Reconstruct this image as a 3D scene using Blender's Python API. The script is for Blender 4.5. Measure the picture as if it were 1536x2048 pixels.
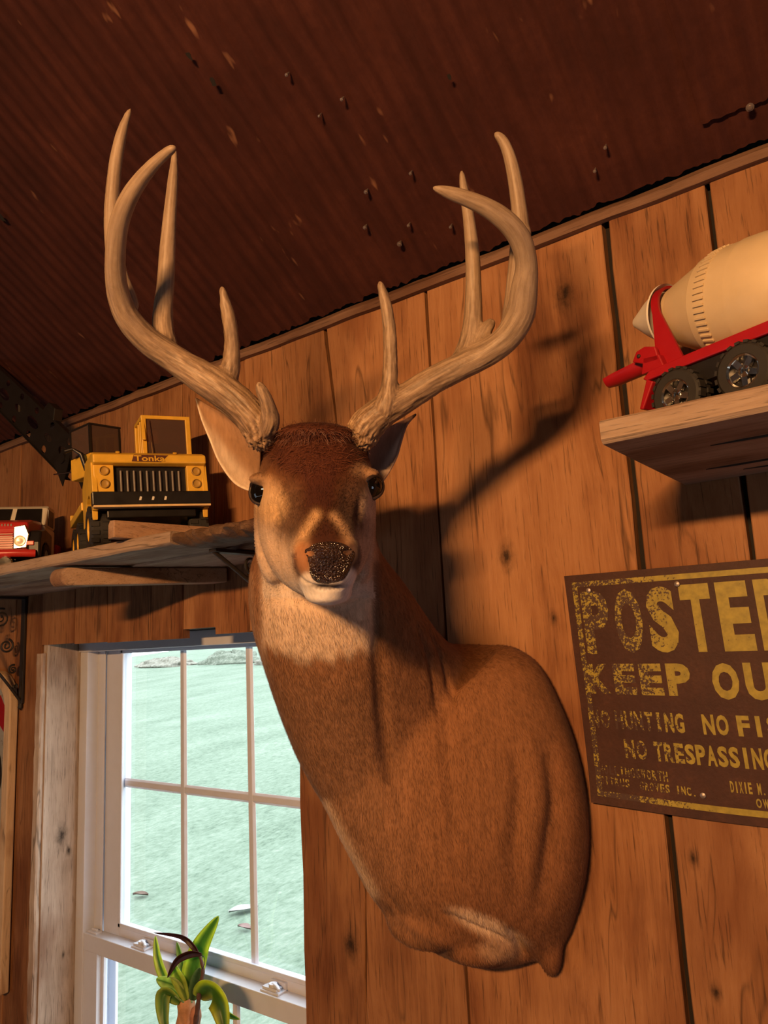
import bpy, math, random
import numpy as np
from mathutils import Vector, Matrix, noise
random.seed(7)
rng = np.random.default_rng(7)
for o in list(bpy.data.objects):
    bpy.data.objects.remove(o)
scene = bpy.context.scene
COL = scene.collection

# ------------------------------------------------------------------ camera
# world: x along the board wall to the right, y into the wall (wall face y=0), z up, floor z=0
FPX = 1480.0
YAW, PIT, ROL = 0.63495224, 0.1713222, 0.05089133
_f = np.array([-math.sin(YAW)*math.cos(PIT), math.cos(YAW)*math.cos(PIT), math.sin(PIT)])
_r = np.array([math.cos(YAW), math.sin(YAW), 0.0])
_d = -np.cross(_r, _f)
_c, _s = math.cos(ROL), math.sin(ROL)
AX = np.array([_c*_r+_s*_d, -_s*_r+_c*_d, _f])      # right, down, forward
CAM = np.array([0.0, -1.2, 1.7])
cd = bpy.data.cameras.new('camera')
cam = bpy.data.objects.new('camera', cd); COL.objects.link(cam)
cd.sensor_fit = 'HORIZONTAL'; cd.sensor_width = 36.0; cd.lens = FPX/1536*36.0
cd.clip_start = 0.02; cd.clip_end = 200
m = Matrix.Identity(4)
for i in range(3):
    m[i][0] = AX[0][i]; m[i][1] = -AX[1][i]; m[i][2] = -AX[2][i]; m[i][3] = CAM[i]
cam.matrix_world = m
scene.camera = cam

# ------------------------------------------------------------------ exposure, sky, lights
vs = scene.view_settings
scene.display_settings.display_device = 'sRGB'
vs.view_transform = 'Standard'; vs.look = 'None'; vs.gamma = 1.0; vs.use_curve_mapping = False
vs.exposure = 0.0
SKY = 5.5; LAMP = 76.0; FILL = 4.0; FLOORWIN = 7.0
world = bpy.data.worlds.new('overcast sky'); scene.world = world
world.use_nodes = True
bg = world.node_tree.nodes['Background']
bg.inputs['Color'].default_value = (0.90, 0.98, 1.0, 1); bg.inputs['Strength'].default_value = SKY

def light(name, kind, loc, color, energy, size, aim=None, size_y=None):
    l = bpy.data.lights.new(name, kind); l.color = color; l.energy = energy
    if kind == 'AREA':
        l.size = size
        if size_y: l.shape = 'RECTANGLE'; l.size_y = size_y
    else:
        l.shadow_soft_size = size
    o = bpy.data.objects.new(name, l); COL.objects.link(o); o.location = loc
    if aim is not None:
        o.rotation_euler = (Vector(aim)-Vector(loc)).to_track_quat('-Z', 'Y').to_euler()
    return o
# the room's hanging lamp: a wide, shallow fixture behind the camera
light('hanging_lamp_light', 'AREA', (-0.03, -2.5, 2.29), (1.0, 0.52, 0.20), LAMP, 0.42, aim=(-0.75, 0, 1.75), size_y=0.07)
# added cool fill low at the left, then daylight from a right-hand window
light('cool_fill_light', 'AREA', (-3.0, -2.4, 0.95), (0.72, 0.86, 1.0), FILL, 0.9, aim=(-1.0, 0, 1.6), size_y=1.1)
light('daylight_right_window', 'AREA', (2.62, -0.95, 0.95), (0.66, 0.80, 1.0), FLOORWIN, 0.8, aim=(-0.5, -0.55, 1.5), size_y=1.0)

# ------------------------------------------------------------------ helpers
def ray(px, py):
    return AX.T @ np.array([(px-768)/FPX, (py-1024)/FPX, 1.0])
def P(px, py, d):
    return CAM + ray(px, py)*d
def PY(px, py, y):
    v = ray(px, py); return CAM + v*((y-CAM[1])/v[1])
def PX(px, py, x):
    v = ray(px, py); return CAM + v*((x-CAM[0])/v[0])
def project(V):
    q = (np.asarray(V)-CAM) @ AX.T
    return 768+FPX*q[:, 0]/q[:, 2], 1024+FPX*q[:, 1]/q[:, 2], q[:, 2]

def tag(o, label=None, cat=None, group=None, kind=None):
    if label: o['label'] = label
    if cat: o['category'] = cat
    if group: o['group'] = group
    if kind: o['kind'] = kind
    return o
def empty(name, loc=(0, 0, 0), rot=None):
    o = bpy.data.objects.new(name, None); COL.objects.link(o); o.empty_display_size = 0.05
    mt = Matrix.Translation(Vector(loc))
    if rot is not None: mt = mt @ rot.to_4x4()
    o.matrix_world = mt
    return o

class MB:
    def __init__(self): self.v = []; self.f = []; self.mi = []; self.c = []
    def add(self, verts, faces, mi=0, var=None):
        b = len(self.v)
        self.v += [tuple(map(float, p)) for p in verts]
        self.f += [tuple(b+i for i in f) for f in faces]
        self.mi += [mi]*len(faces)
        self.c += [var if var else (0.5, 0.5, 0.5)]*len(verts)
    def box(self, x0, x1, y0, y1, z0, z1, mi=0, var=None, M=None):
        v = [(x0,y0,z0),(x1,y0,z0),(x1,y1,z0),(x0,y1,z0),(x0,y0,z1),(x1,y0,z1),(x1,y1,z1),(x0,y1,z1)]
        if M is not None: v = [M @ Vector(p) for p in v]
        self.add(v, [(0,3,2,1),(4,5,6,7),(0,1,5,4),(1,2,6,5),(2,3,7,6),(3,0,4,7)], mi, var)
    def tube(self, pts, rad, n=12, mi=0, caps=True, sq=1.0, var=None):
        pts = [Vector(p) for p in pts]
        if not hasattr(rad, '__len__'): rad = [rad]*len(pts)
        up = None; rings = []
        for i, p in enumerate(pts):
            t = (pts[min(i+1, len(pts)-1)]-pts[max(i-1, 0)]).normalized()
            if up is None:
                a = Vector((0, 0, 1)) if abs(t.z) < 0.9 else Vector((1, 0, 0))
                up = t.cross(a).normalized()
            else:
                up = (up - t*up.dot(t)).normalized()
            w = t.cross(up)
            rings.append([p+(up*math.cos(2*math.pi*k/n)*rad[i]+w*math.sin(2*math.pi*k/n)*rad[i]*sq) for k in range(n)])
        self.rings(rings, mi, caps, var)
    def rings(self, rings, mi=0, caps=True, var=None):
        n = len(rings[0]); v = [p for r in rings for p in r]; f = []
        for i in range(len(rings)-1):
            for k in range(n):
                k2 = (k+1) % n
                f.append((i*n+k, i*n+k2, (i+1)*n+k2, (i+1)*n+k))
        if caps:
            f.append(tuple(range(n-1, -1, -1))); f.append(tuple((len(rings)-1)*n+k for k in range(n)))
        self.add(v, f, mi, var)
    def lathe(self, prof, org, axis, n=32, mi=0, caps=True):
        axis = Vector(axis).normalized(); org = Vector(org)
        a = axis.cross(Vector((0, 0, 1)) if abs(axis.z) < .9 else Vector((1, 0, 0))).normalized(); b = axis.cross(a)
        R = [[org+axis*s+(a*math.cos(2*math.pi*k/n)+b*math.sin(2*math.pi*k/n))*r for k in range(n)] for s, r in prof]
        self.rings(R, mi, caps)
    def prism(self, poly, fn, a0, a1, mi=0, var=None):
        """poly: 2D points; fn(u,v,w) -> 3D; extruded from w=a0 to w=a1"""
        n = len(poly); v = [fn(u, w, a0) for u, w in poly]+[fn(u, w, a1) for u, w in poly]
        f = [tuple(range(n-1, -1, -1)), tuple(range(n, 2*n))]+[(i, (i+1) % n, n+(i+1) % n, n+i) for i in range(n)]
        self.add(v, f, mi, var)
    def build(self, name, mats, parent=None, smooth=None, bevel=0, var=False, seg=2):
        me = bpy.data.meshes.new(name); me.from_pydata(self.v, [], self.f)
        mats = mats if isinstance(mats, (list, tuple)) else [mats]
        for mm in mats: me.materials.append(mm)
        me.polygons.foreach_set('material_index', self.mi)
        if var:
            a = me.color_attributes.new('var', 'FLOAT_COLOR', 'POINT')
            arr = np.ones((len(self.v), 4), dtype=np.float32); arr[:, :3] = np.array(self.c)
            a.data.foreach_set('color', arr.ravel())
        me.update()
        import bmesh
        bm = bmesh.new(); bm.from_mesh(me); bmesh.ops.recalc_face_normals(bm, faces=bm.faces); bm.to_mesh(me); bm.free()
        o = bpy.data.objects.new(name, me); COL.objects.link(o)
        if smooth:
            me.shade_smooth(); me.set_sharp_from_angle(angle=math.radians(smooth))
        if bevel:
            b = o.modifiers.new('bevel', 'BEVEL'); b.width = bevel; b.segments = seg; b.limit_method = 'ANGLE'; b.angle_limit = math.radians(35)
        if parent: o.parent = parent
        return o

def catmull(pts, sub=6):
    pts = [np.asarray(p, float) for p in pts]
    out = []
    n = len(pts)
    for i in range(n-1):
        p0 = pts[max(i-1, 0)]; p1 = pts[i]; p2 = pts[i+1]; p3 = pts[min(i+2, n-1)]
        for k in range(sub):
            t = k/sub
            out.append(0.5*((2*p1)+(-p0+p2)*t+(2*p0-5*p1+4*p2-p3)*t*t+(-p0+3*p1-3*p2+p3)*t**3))
    out.append(pts[-1])
    return out

# ------------------------------------------------------------------ materials
class NT:
    def __init__(self, name):
        self.m = bpy.data.materials.new(name); self.m.use_nodes = True
        self.t = self.m.node_tree; self.b = self.t.nodes['Principled BSDF']; self.out = self.t.nodes['Material Output']
    def n(self, typ, **kw):
        nd = self.t.nodes.new(typ)
        for k, v in kw.items():
            if k in nd.inputs: nd.inputs[k].default_value = v
            else: setattr(nd, k, v)
        return nd
    def l(self, a, b): self.t.links.new(a, b)
    def coord(self, scale=(1, 1, 1), off=None, kind='Object'):
        tc = self.n('ShaderNodeTexCoord'); src = tc.outputs[kind]
        if off is not None:
            ad = self.n('ShaderNodeVectorMath', operation='ADD'); self.l(src, ad.inputs[0]); self.l(off, ad.inputs[1]); src = ad.outputs[0]
        mp = self.n('ShaderNodeMapping'); mp.inputs['Scale'].default_value = scale; self.l(src, mp.inputs['Vector'])
        return mp.outputs[0]
    def noise(self, vec, scale, detail=4, rough=.55, dist=0):
        nd = self.n('ShaderNodeTexNoise'); nd.inputs['Scale'].default_value = scale; nd.inputs['Detail'].default_value = detail
        nd.inputs['Roughness'].default_value = rough; nd.inputs['Distortion'].default_value = dist
        if vec is not None: self.l(vec, nd.inputs['Vector'])
        return nd.outputs['Fac']
    def ramp(self, fac, stops):
        r = self.n('ShaderNodeValToRGB'); e = r.color_ramp.elements
        while len(e) < len(stops): e.new(0.5)
        for i, (p, c) in enumerate(stops):
            e[i].position = p; e[i].color = (*c, 1) if hasattr(c, '__len__') else (c, c, c, 1)
        self.l(fac, r.inputs[0]); return r.outputs[0]
    def math(self, op, a, b=None, clamp=False):
        nd = self.n('ShaderNodeMath', operation=op, use_clamp=clamp)
        for i, x in enumerate((a, b)):
            if x is None: continue
            if isinstance(x, (int, float)): nd.inputs[i].default_value = x
            else: self.l(x, nd.inputs[i])
        return nd.outputs[0]
    def mix(self, typ, fac, a, b):
        nd = self.n('ShaderNodeMix', data_type='RGBA', blend_type=typ)
        for i, x in ((0, fac), (6, a), (7, b)):
            if isinstance(x, (int, float)): nd.inputs[i].default_value = x
            elif isinstance(x, tuple): nd.inputs[i].default_value = (*x, 1) if len(x) == 3 else x
            else: self.l(x, nd.inputs[i])
        return nd.outputs[2]
    def bump(self, h, strength=.3, dist=.01):
        b = self.n('ShaderNodeBump'); b.inputs['Strength'].default_value = strength; b.inputs['Distance'].default_value = dist
        self.l(h, b.inputs['Height']); self.l(b.outputs[0], self.b.inputs['Normal'])
    def attr(self, name):
        a = self.n('ShaderNodeAttribute'); a.attribute_name = name; return a

def plain(name, col, rough=.5, metal=0.0, spec=.5, coat=0, wear=0.15, wscale=40):
    t = NT(name); b = t.b
    nz = t.noise(t.coord(), wscale, 5, .6)
    r = t.ramp(nz, [(.3, tuple(c*(1-wear) for c in col)), (.7, tuple(min(1, c*(1+wear*.6)) for c in col))])
    t.l(r, b.inputs['Base Color'])
    rr = t.math('ADD', t.math('MULTIPLY', nz, .25), rough-.12)
    t.l(rr, b.inputs['Roughness'])
    b.inputs['Metallic'].default_value = metal; b.inputs['Specular IOR Level'].default_value = spec
    b.inputs['Coat Weight'].default_value = coat
    return t.m

def wood(name, dark, mid, light_, axis='Z', rough=.75, bump=.35, knots=True, s=1.0, pore=.45, at=()):
    t = NT(name); b = t.b
    av = t.attr('var')
    off = t.n('ShaderNodeVectorMath', operation='SCALE'); t.l(av.outputs['Color'], off.inputs[0]); off.inputs['Scale'].default_value = 23.0
    def sc(a):
        k = [1, 1, 1]; k['XYZ'.index(axis)] = a; return tuple(q*s for q in k)
    # cathedral warp
    warp = t.noise(t.coord(sc(.25), off.outputs[0]), 5.5, 2, .5)
    base = t.coord(sc(.05), off.outputs[0])
    wv = t.n('ShaderNodeVectorMath', operation='MULTIPLY_ADD')
    cw = t.n('ShaderNodeCombineXYZ')
    for i in range(3):
        if i != 'XYZ'.index(axis): t.l(warp, cw.inputs[i])
    t.l(cw.outputs[0], wv.inputs[0]); wv.inputs[1].default_value = (.15, .15, .15); t.l(base, wv.inputs[2])
    v = wv.outputs[0]
    n1 = t.noise(v, 85, 6, .70, .3)
    n2 = t.noise(v, 11, 3, .5, .8)
    n3 = t.noise(t.coord((1, 1, 1), off.outputs[0]), 4.0*s, 4, .6)
    n4 = t.noise(t.coord(sc(.045), off.outputs[0]), 250, 3, .65)
    val = t.math('ADD', t.math('MULTIPLY', n1, .36), t.math('ADD', t.math('MULTIPLY', n2, .30), t.math('MULTIPLY', n3, .34)))
    colr = t.ramp(val, [(.30, dark), (.48, mid), (.68, light_)])
    por = t.ramp(n4, [(.31, 1-pore*1.25), (.43, 1.0)])
    col = t.mix('MULTIPLY', 1.0, colr, por)
    blot = t.ramp(t.noise(t.coord(sc(.38), off.outputs[0]), 6.5, 3, .55), [(.34, (.55, .42, .36)), (.50, (1, 1, 1))])
    col = t.mix('MULTIPLY', .8, col, blot)
    # long cracks / checks
    crk = t.noise(v, 26, 2, .4, .2)
    cr = t.ramp(t.math('ABSOLUTE', t.math('SUBTRACT', crk, .5)), [(.0, .35), (.008, .6), (.018, 1.0)])
    msk = t.ramp(t.noise(t.coord(sc(.3), off.outputs[0]), 9, 2), [(.5, 1.0), (.6, 0.0)])
    cr2 = t.mix('MIX', msk, cr, (1, 1, 1))
    col = t.mix('MULTIPLY', .85, col, cr2)
    if knots:
        vo = t.n('ShaderNodeTexVoronoi'); vo.inputs['Scale'].default_value = 3.0*s; vo.inputs['Randomness'].default_value = 1
        t.l(t.coord(sc(.55), off.outputs[0]), vo.inputs['Vector'])
        kd = t.math('ADD', vo.outputs['Distance'], t.math('MULTIPLY', t.noise(t.coord(sc(.5)), 60, 3), .06))
        kn = t.ramp(kd, [(.055, .22), (.085, .6), (.14, 1.0)])
        col = t.mix('MULTIPLY', 1.0, col, kn)
    for (kx, kz, kr, *ky) in at:
        tc = t.n('ShaderNodeTexCoord'); sb_ = t.n('ShaderNodeVectorMath', operation='SUBTRACT'); t.l(tc.outputs['Object'], sb_.inputs[0]); sb_.inputs[1].default_value = (0, kx, kz) if ky else (kx, 0, kz)
        ml = t.n('ShaderNodeVectorMath', operation='MULTIPLY'); t.l(sb_.outputs[0], ml.inputs[0]); ml.inputs[1].default_value = (0, 1/kr, .55/kr) if ky else (1/kr, 0, .55/kr)
        ln = t.n('ShaderNodeVectorMath', operation='LENGTH'); t.l(ml.outputs[0], ln.inputs[0])
        dd = t.math('ADD', ln.outputs['Value'], t.math('MULTIPLY', t.math('SUBTRACT', t.noise(t.coord((1, 1, .6)), 75, 4, .7), .5), 2.2))
        col = t.mix('MULTIPLY', 1.0, col, t.ramp(t.math('MULTIPLY', dd, .25), [(.05, .12), (.16, .42), (.30, .78), (.5, 1.0)]))
    sep = t.n('ShaderNodeSeparateColor'); t.l(av.outputs['Color'], sep.inputs[0])
    br = t.math('ADD', t.math('MULTIPLY', sep.outputs[0], .55), .72)
    cb = t.n('ShaderNodeCombineColor'); t.l(br, cb.inputs[0])
    t.l(t.math('ADD', t.math('MULTIPLY', sep.outputs[0], .60), .69), cb.inputs[1])
    t.l(t.math('ADD', t.math('MULTIPLY', sep.outputs[0], .62), .68), cb.inputs[2])
    col = t.mix('MULTIPLY', 1.0, col, cb.outputs[0])
    t.l(col, b.inputs['Base Color']); b.inputs['Roughness'].default_value = rough
    b.inputs['Specular IOR Level'].default_value = .25
    h = t.math('ADD', t.math('MULTIPLY', n1, .6), t.math('MULTIPLY', n4, .5))
    t.bump(h, bump, .004)
    return t.m

M = {}
def kn(px, py, r):
    q = PY(px, py, 0); return (q[0], q[2], r)
M['barn'] = wood('barn_wood', (.115, .038, .014), (.285, .127, .053), (.39, .195, .090), 'Z', at=[kn(1128, 590, .013), kn(1012, 1112, .011), (kn(1106, 1236, .005)), kn(1386, 1716, .005), kn(700, 1890, .014), kn(1432, 1985, .006)])
M['grey_barn'] = wood('weathered_barn_wood', (.20, .145, .11), (.42, .33, .265), (.56, .46, .38), 'Z', s=1.3, knots=False, at=[(.062, PX(132, 1668, -2.168)[2], .013, 'y'), (.085, PX(140, 1700, -2.168)[2], .006, 'y'), (.075, PX(103, 1920, -2.168)[2], .004, 'y')])
M['shelf_wood'] = wood('shelf_wood', (.17, .10, .065), (.33, .205, .135), (.44, .29, .20), 'X', s=1.5, knots=False)
M['shelf_grey'] = wood('shelf_underside_wood', (.13, .11, .10), (.27, .24, .22), (.36, .33, .31), 'X', s=1.4, knots=False)
M['frame_wood'] = wood('pale_frame_wood', (.42, .27, .15), (.56, .39, .24), (.66, .48, .31), 'Z', s=2, knots=False, pore=.2)
M['gap'] = plain('dark_gap', (.010, .006, .004), .9, wear=.1)
M['plaster'] = plain('brown_boards', (.055, .032, .020), .8)
M['floor'] = wood('floor_planks', (.05, .03, .02), (.10, .06, .04), (.14, .09, .06), 'X')
M['vinyl'] = plain('white_vinyl', (.56, .58, .66), .4, wear=.03)
M['iron'] = plain('black_iron', (.022, .017, .015), .5, spec=.4)
M['rubber'] = plain('black_rubber', (.018, .015, .014), .65)
M['black'] = plain('black_plastic', (.012, .010, .010), .35)
M['yellow'] = plain('yellow_paint', (.74, .43, .045), .38, wear=.12)
M['yellow_dark'] = plain('dull_yellow', (.42, .24, .04), .5)
M['chrome'] = plain('chrome', (.75, .72, .68), .17, metal=1.0, wear=.05)
M['steel'] = plain('worn_steel', (.40, .37, .36), .4, metal=.8)
M['dull_steel'] = plain('dull_bar', (.10, .08, .075), .45)
M['red'] = plain('red_paint', (.31, .006, .012), .38, wear=.08)
M['red2'] = plain('red_truck_paint', (.55, .035, .03), .3, wear=.1)
M['cream'] = plain('cream_plastic', (.56, .43, .27), .42, wear=.05)
M['white'] = plain('white_paint', (.75, .70, .62), .35, wear=.06)
M['amber'] = plain('amber_lens', (.55, .25, .03), .25)
M['nail'] = plain('nail_steel', (.33, .27, .25), .45, metal=.7)

def glass_mat(name, tint, gloss=.08, rough=.02):
    t = NT(name); t.t.nodes.remove(t.b)
    tr = t.n('ShaderNodeBsdfTransparent'); tr.inputs[0].default_value = (*tint, 1)
    gl = t.n('ShaderNodeBsdfGlossy'); gl.inputs['Roughness'].default_value = rough
    mx = t.n('ShaderNodeMixShader'); fr = t.n('ShaderNodeFresnel'); fr.inputs[0].default_value = 1.45
    geo = t.n('ShaderNodeNewGeometry')
    t.l(t.math('MULTIPLY', fr.outputs[0], t.math('SUBTRACT', 1.0, geo.outputs['Backfacing'])), mx.inputs[0])
    t.l(tr.outputs[0], mx.inputs[1]); t.l(gl.outputs[0], mx.inputs[2]); t.l(mx.outputs[0], t.out.inputs[0])
    return t.m
M['glass'] = glass_mat('window_glass', (.97, .99, 1.0))
M['smoked'] = glass_mat('smoked_toy_glass', (.50, .32, .24))
_t = M['smoked'].node_tree; _d = _t.nodes.new('ShaderNodeBsdfDiffuse'); _d.inputs[0].default_value = (.16, .10, .08, 1); _m = _t.nodes.new('ShaderNodeMixShader'); _m.inputs[0].default_value = .45
_o = _t.nodes['Material Output']; _s = _o.inputs[0].links[0].from_socket; _t.links.new(_s, _m.inputs[1]); _t.links.new(_d.outputs[0], _m.inputs[2]); _t.links.new(_m.outputs[0], _o.inputs[0])

def rust_mat():
    t = NT('rusty_tin'); b = t.b
    n1 = t.noise(t.coord((6, .6, .6)), 9, 6, .65)
    n2 = t.noise(t.coord(), 6, 5, .6)
    n3 = t.noise(t.coord(), 70, 4, .7)
    v = t.math('ADD', t.math('MULTIPLY', n1, .4), t.math('ADD', t.math('MULTIPLY', n2, .4), t.math('MULTIPLY', n3, .2)))
    c = t.ramp(v, [(.36, (.030, .0075, .0055)), (.50, (.047, .0118, .0085)), (.62, (.068, .0185, .012)), (.74, (.115, .036, .020))])
    sp = t.ramp(t.noise(t.coord((1, .35, .35)), 38, 2, .5), [(.70, 0.0), (.78, .7)])
    c = t.mix('MIX', sp, c, (.26, .12, .065))
    t.l(c, b.inputs['Base Color']); b.inputs['Roughness'].default_value = .85; b.inputs['Specular IOR Level'].default_value = .2
    t.bump(n3, .25, .003)
    return t.m
M['rust'] = rust_mat()

def lawn_mat():
    t = NT('lawn_grass'); b = t.b
    n1 = t.noise(t.coord((1, .6, 1)), 14, 8, .8); n2 = t.noise(t.coord((1, .4, 1)), 1.2, 4, .6); n3 = t.noise(t.coord((1, .35, 1)), 40, 3, .6)
    v = t.math('ADD', t.math('MULTIPLY', n1, .5), t.math('ADD', t.math('MULTIPLY', n2, .25), t.math('MULTIPLY', n3, .25)))
    c = t.ramp(v, [(.38, (.062, .092, .062)), (.48, (.112, .148, .108)), (.56, (.150, .190, .145)), (.66, (.215, .232, .190))])
    t.l(c, b.inputs['Base Color']); b.inputs['Roughness'].default_value = .9; b.inputs['Specular IOR Level'].default_value = .2
    t.bump(v, .6, .03)
    return t.m
M['lawn'] = lawn_mat()

# ------------------------------------------------------------------ setting: board wall
def vr(lo=.2, hi=.8):
    return (random.uniform(lo, hi), random.random(), random.random())
def board(mb, x0, x1, z0, z1, y=0.0, th=.022, var=None, jit=.0012, gap=.001, seg=24, x0b=None, x1b=None, mi=0):
    """vertical board with slightly wandering long edges; x0,x1 at the top, x0b,x1b at the bottom"""
    x0b = x0 if x0b is None else x0b; x1b = x1 if x1b is None else x1b
    s1, s2 = random.random()*50, random.random()*50
    L = []; var = var or vr()
    for i in range(seg+1):
        k = i/seg; z = z0+(z1-z0)*k
        a = x0b+(x0-x0b)*k+gap+jit*noise.noise((s1, z*7, 0))*2; b_ = x1b+(x1-x1b)*k-gap+jit*noise.noise((s2, z*7, 3))*2
        e = .0016
        L.append([(a, y+th, z), (a, y+e, z), (a+e, y, z), (b_-e, y, z), (b_, y+e, z), (b_, y+th, z)])
    mb.rings(L, mi, True, var)

ZC = 2.408; TA = math.tan(math.radians(34.6))
WL, WR, WT, WB = -2.168, -1.145, 1.732, 0.50       # window opening
wall = MB()
up = [-3.3, -3.05, -2.80, -2.56, -2.36, -2.20, -2.02, -1.86, -1.66, -1.53, -1.41, -1.29, -1.163]
for a, b_ in zip(up[:-1], up[1:]):
    zb = WT+random.uniform(-.004, .010) if (a > -2.21 and b_ < -1.1) else 0
    if abs(a+1.53) < .01: zb = 1.752
    board(wall, a, b_, zb, ZC, var=vr(.25, .7), y=random.uniform(0, .004))
# boards right of the window opening: (left top, left bottom, right top, right bottom, brightness)
board(wall, -1.163, -1.029, 1.73, ZC, var=(.55, .2, .7), x0b=-1.160, x1b=-.955)
board(wall, -1.021, -.754, 1.60, ZC, var=(.80, .4, .1), x0b=-.955, x1b=-.758, y=.001)
board(wall, -1.145, -.957, 0, 1.735, var=(.30, .6, .3), x0b=-1.150, x1b=-1.036, jit=.003, y=.003)
board(wall, -.957, -.756, 0, 1.602, var=(.42, .9, .6), x0b=-1.036, x1b=-.766)
board(wall, -.752, -.380, 0, ZC, var=(.76, .33, .8), x0b=-.764, x1b=-.388, y=.002, gap=.0015)
board(wall, -.370, -.209, 0, ZC, var=(.52, .71, .15), x0b=-.379, x1b=-.236, gap=.0015)
board(wall, -.203, .02, 0, ZC, var=(.45, .15, .35), x0b=-.233, x1b=.0, gap=.001)
xx = .02
while xx < 2.6:
    w_ = random.uniform(.2, .32); board(wall, xx, xx+w_, 0, ZC, var=vr(.3, .8), x0b=xx-.02 if xx == .02 else None); xx += w_
# boards left of and below the window
for a, b_ in ((-3.3, -3.0), (-3.0, -2.72), (-2.72, -2.45), (-2.45, -2.285), (-2.285, -2.200)):
    board(wall, a, b_, 0, 1.74, var=vr(.3, .6), y=.004)
for k in range(5):
    a = WL-.03+k*.215; board(wall, a, a+.215, 0, WB-.02, var=vr())
# dark backing behind the board gaps, open at the window
for (a, b_, c_, d_) in ((-3.4, WL-.004, 0, ZC+.05), (WR+.004, 2.7, 0, ZC+.05), (WL-.004, WR+.004, WT+.02, ZC+.05), (WL-.004, WR+.004, 0, WB-.03)):
    wall.box(a, b_, .0235, .16, c_, d_, 1)
o = wall.build('wall_back', [M['barn'], M['gap']], var=True); tag(o, kind='structure')

# jamb boards of the window recess
jb = MB()
def jamb(x, y0, y1, z0, z1, th, var):
    jb.box(min(x, x+th), max(x, x+th), y0, y1, z0, z1, 0, var)
jamb(WL, .004, .128, WB, WT+.016, -.022, (.5, .3, .6))
jamb(WR, .024, .128, WB, WT, .022, (.5, .1, .2))
jb.box(WL, WR, -.04, .128, WB-.024, WB, 0, (.6, .2, .2))
# rough thin edge board facing the room at the left of the opening
L = []
for i in range(41):
    z = WB+(WT-.02-WB)*i/40
    a = -2.203+.004*noise.noise((3, z*14, 1)); b_ = WL-.0055+.0025*noise.noise((8, z*11, 1))
    L.append([(a, .003, z), (a, -.0085, z), (a+.004, -.012+.003*noise.noise((1, z*40, 2)), z), (b_-.003, -.011+.003*noise.noise((5, z*40, 2)), z), (b_, -.006, z), (b_, .003, z)])
jb.rings(L, 0, True, (.62, .8, .4))
o = jb.build('trim_2', M['grey_barn'], var=True); tag(o, kind='structure')

# thin strip of trim where the wall meets the roof tin
tr = MB(); L = []
for i in range(160):
    x = -3.3+6.0*i/159
    q = .003*noise.noise((x*9, 0, 0)); h = .011+.003*noise.noise((x*23, 4, 0))
    L.append([(x, .0, ZC-.012+q), (x, -.013, ZC-.012+q), (x, -.015, ZC-.009+h+q), (x, -.004, ZC+.004+h+q), (x, .01, ZC+h)])
tr.rings(L, 0, True, (.35, .3, .2))
o = tr.build('trim_1', wood('trim_wood', (.10, .05, .03), (.20, .11, .07), (.30, .17, .11), 'X', knots=False), var=True, smooth=30)
tag(o, kind='structure')

# ------------------------------------------------------------------ ceiling: rusted corrugated tin on the roof slope
def tin(mb, x0, x1, s0, s1, lift=0.0, wl=.034, amp=.0013, ragged=.012):
    nx = int((x1-x0)/wl*8); ns = 26
    V = []; F = []
    for i in range(nx+1):
        x = x0+(x1-x0)*i/nx
        r = s0+ragged*(noise.noise((x*31, 1, s0))+.6*noise.noise((x*83, 2, s0)))
        for j in range(ns+1):
            s = r+(s1-r)*(j/ns)**1.3
            h = amp*math.sin(2*math.pi*x/wl)+.004*noise.noise((x*1.5, s*2.0, 7))-lift
            # slope: y = -s*cos, z = ZC + s*sin ; normal pointing down into the room
            ca, sa = math.cos(math.radians(34.6)), math.sin(math.radians(34.6))
            V.append((x, -s*ca - h*0+ (-sa)*(-h), ZC+.012+s*sa+ca*(h)))
    for i in range(nx):
        for j in range(ns):
            a = i*(ns+1)+j; F.append((a, a+1, a+ns+2, a+ns+1))
    mb.add(V, F)
tb = MB()
tin(tb, -3.4, -.155, .012, 3.75)
tin(tb, -.19, 2.7, .075, 3.75, lift=.008)
tin(tb, -.155, 2.7, .014, .5, lift=.001)
ceil = tb.build('ceiling', M['rust'], smooth=60); tag(ceil, kind='structure')
rb = MB()
ca, sa = math.cos(math.radians(34.6)), math.sin(math.radians(34.6))
rb.add([(-3.4, .15, ZC-.15*TA+.045), (2.7, .15, ZC-.15*TA+.045), (2.7, -3.1, ZC+3.1*TA+.045), (-3.4, -3.1, ZC+3.1*TA+.045),
        (-3.4, .15, ZC-.15*TA+.085), (2.7, .15, ZC-.15*TA+.085), (2.7, -3.1, ZC+3.1*TA+.085), (-3.4, -3.1, ZC+3.1*TA+.085)],
       [(0,3,2,1),(4,5,6,7),(0,1,5,4),(1,2,6,5),(2,3,7,6),(3,0,4,7)])
rb.build('roof_deck', M['gap'], parent=ceil)
# roofing screws and small light specks stuck in the tin
def onC(px, py, off=0.004):
    v = ray(px, py); t = (ZC-CAM[2]-CAM[1]*TA)/(v[2]+v[1]*TA); p = CAM+v*t
    return p+np.array([0, -sa, -ca])*off
for (px, py, r) in ((800, 486, .0034), (733, 382, .0026), (731, 453, .0026), (818, 449, .002), (902, 452, .002), (575, 148, .002), (685, 197, .002), (1500, 212, .004), (1211, 293, .002), (822, 345, .002), (640, 230, .0016), (1190, 340, .002)):
    sb = MB(); c = Vector(onC(px, py)); nrm = Vector((0, -sa, -ca))
    sb.lathe([(-.012, r*.4), (0, r*1.5), (.0012, r*1.5), (.0014, r*.9), (.0035, r*.8), (.0038, .0002)], c, nrm, 10)
    sb.build('screw', M['nail'], parent=ceil, smooth=40)
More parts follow.
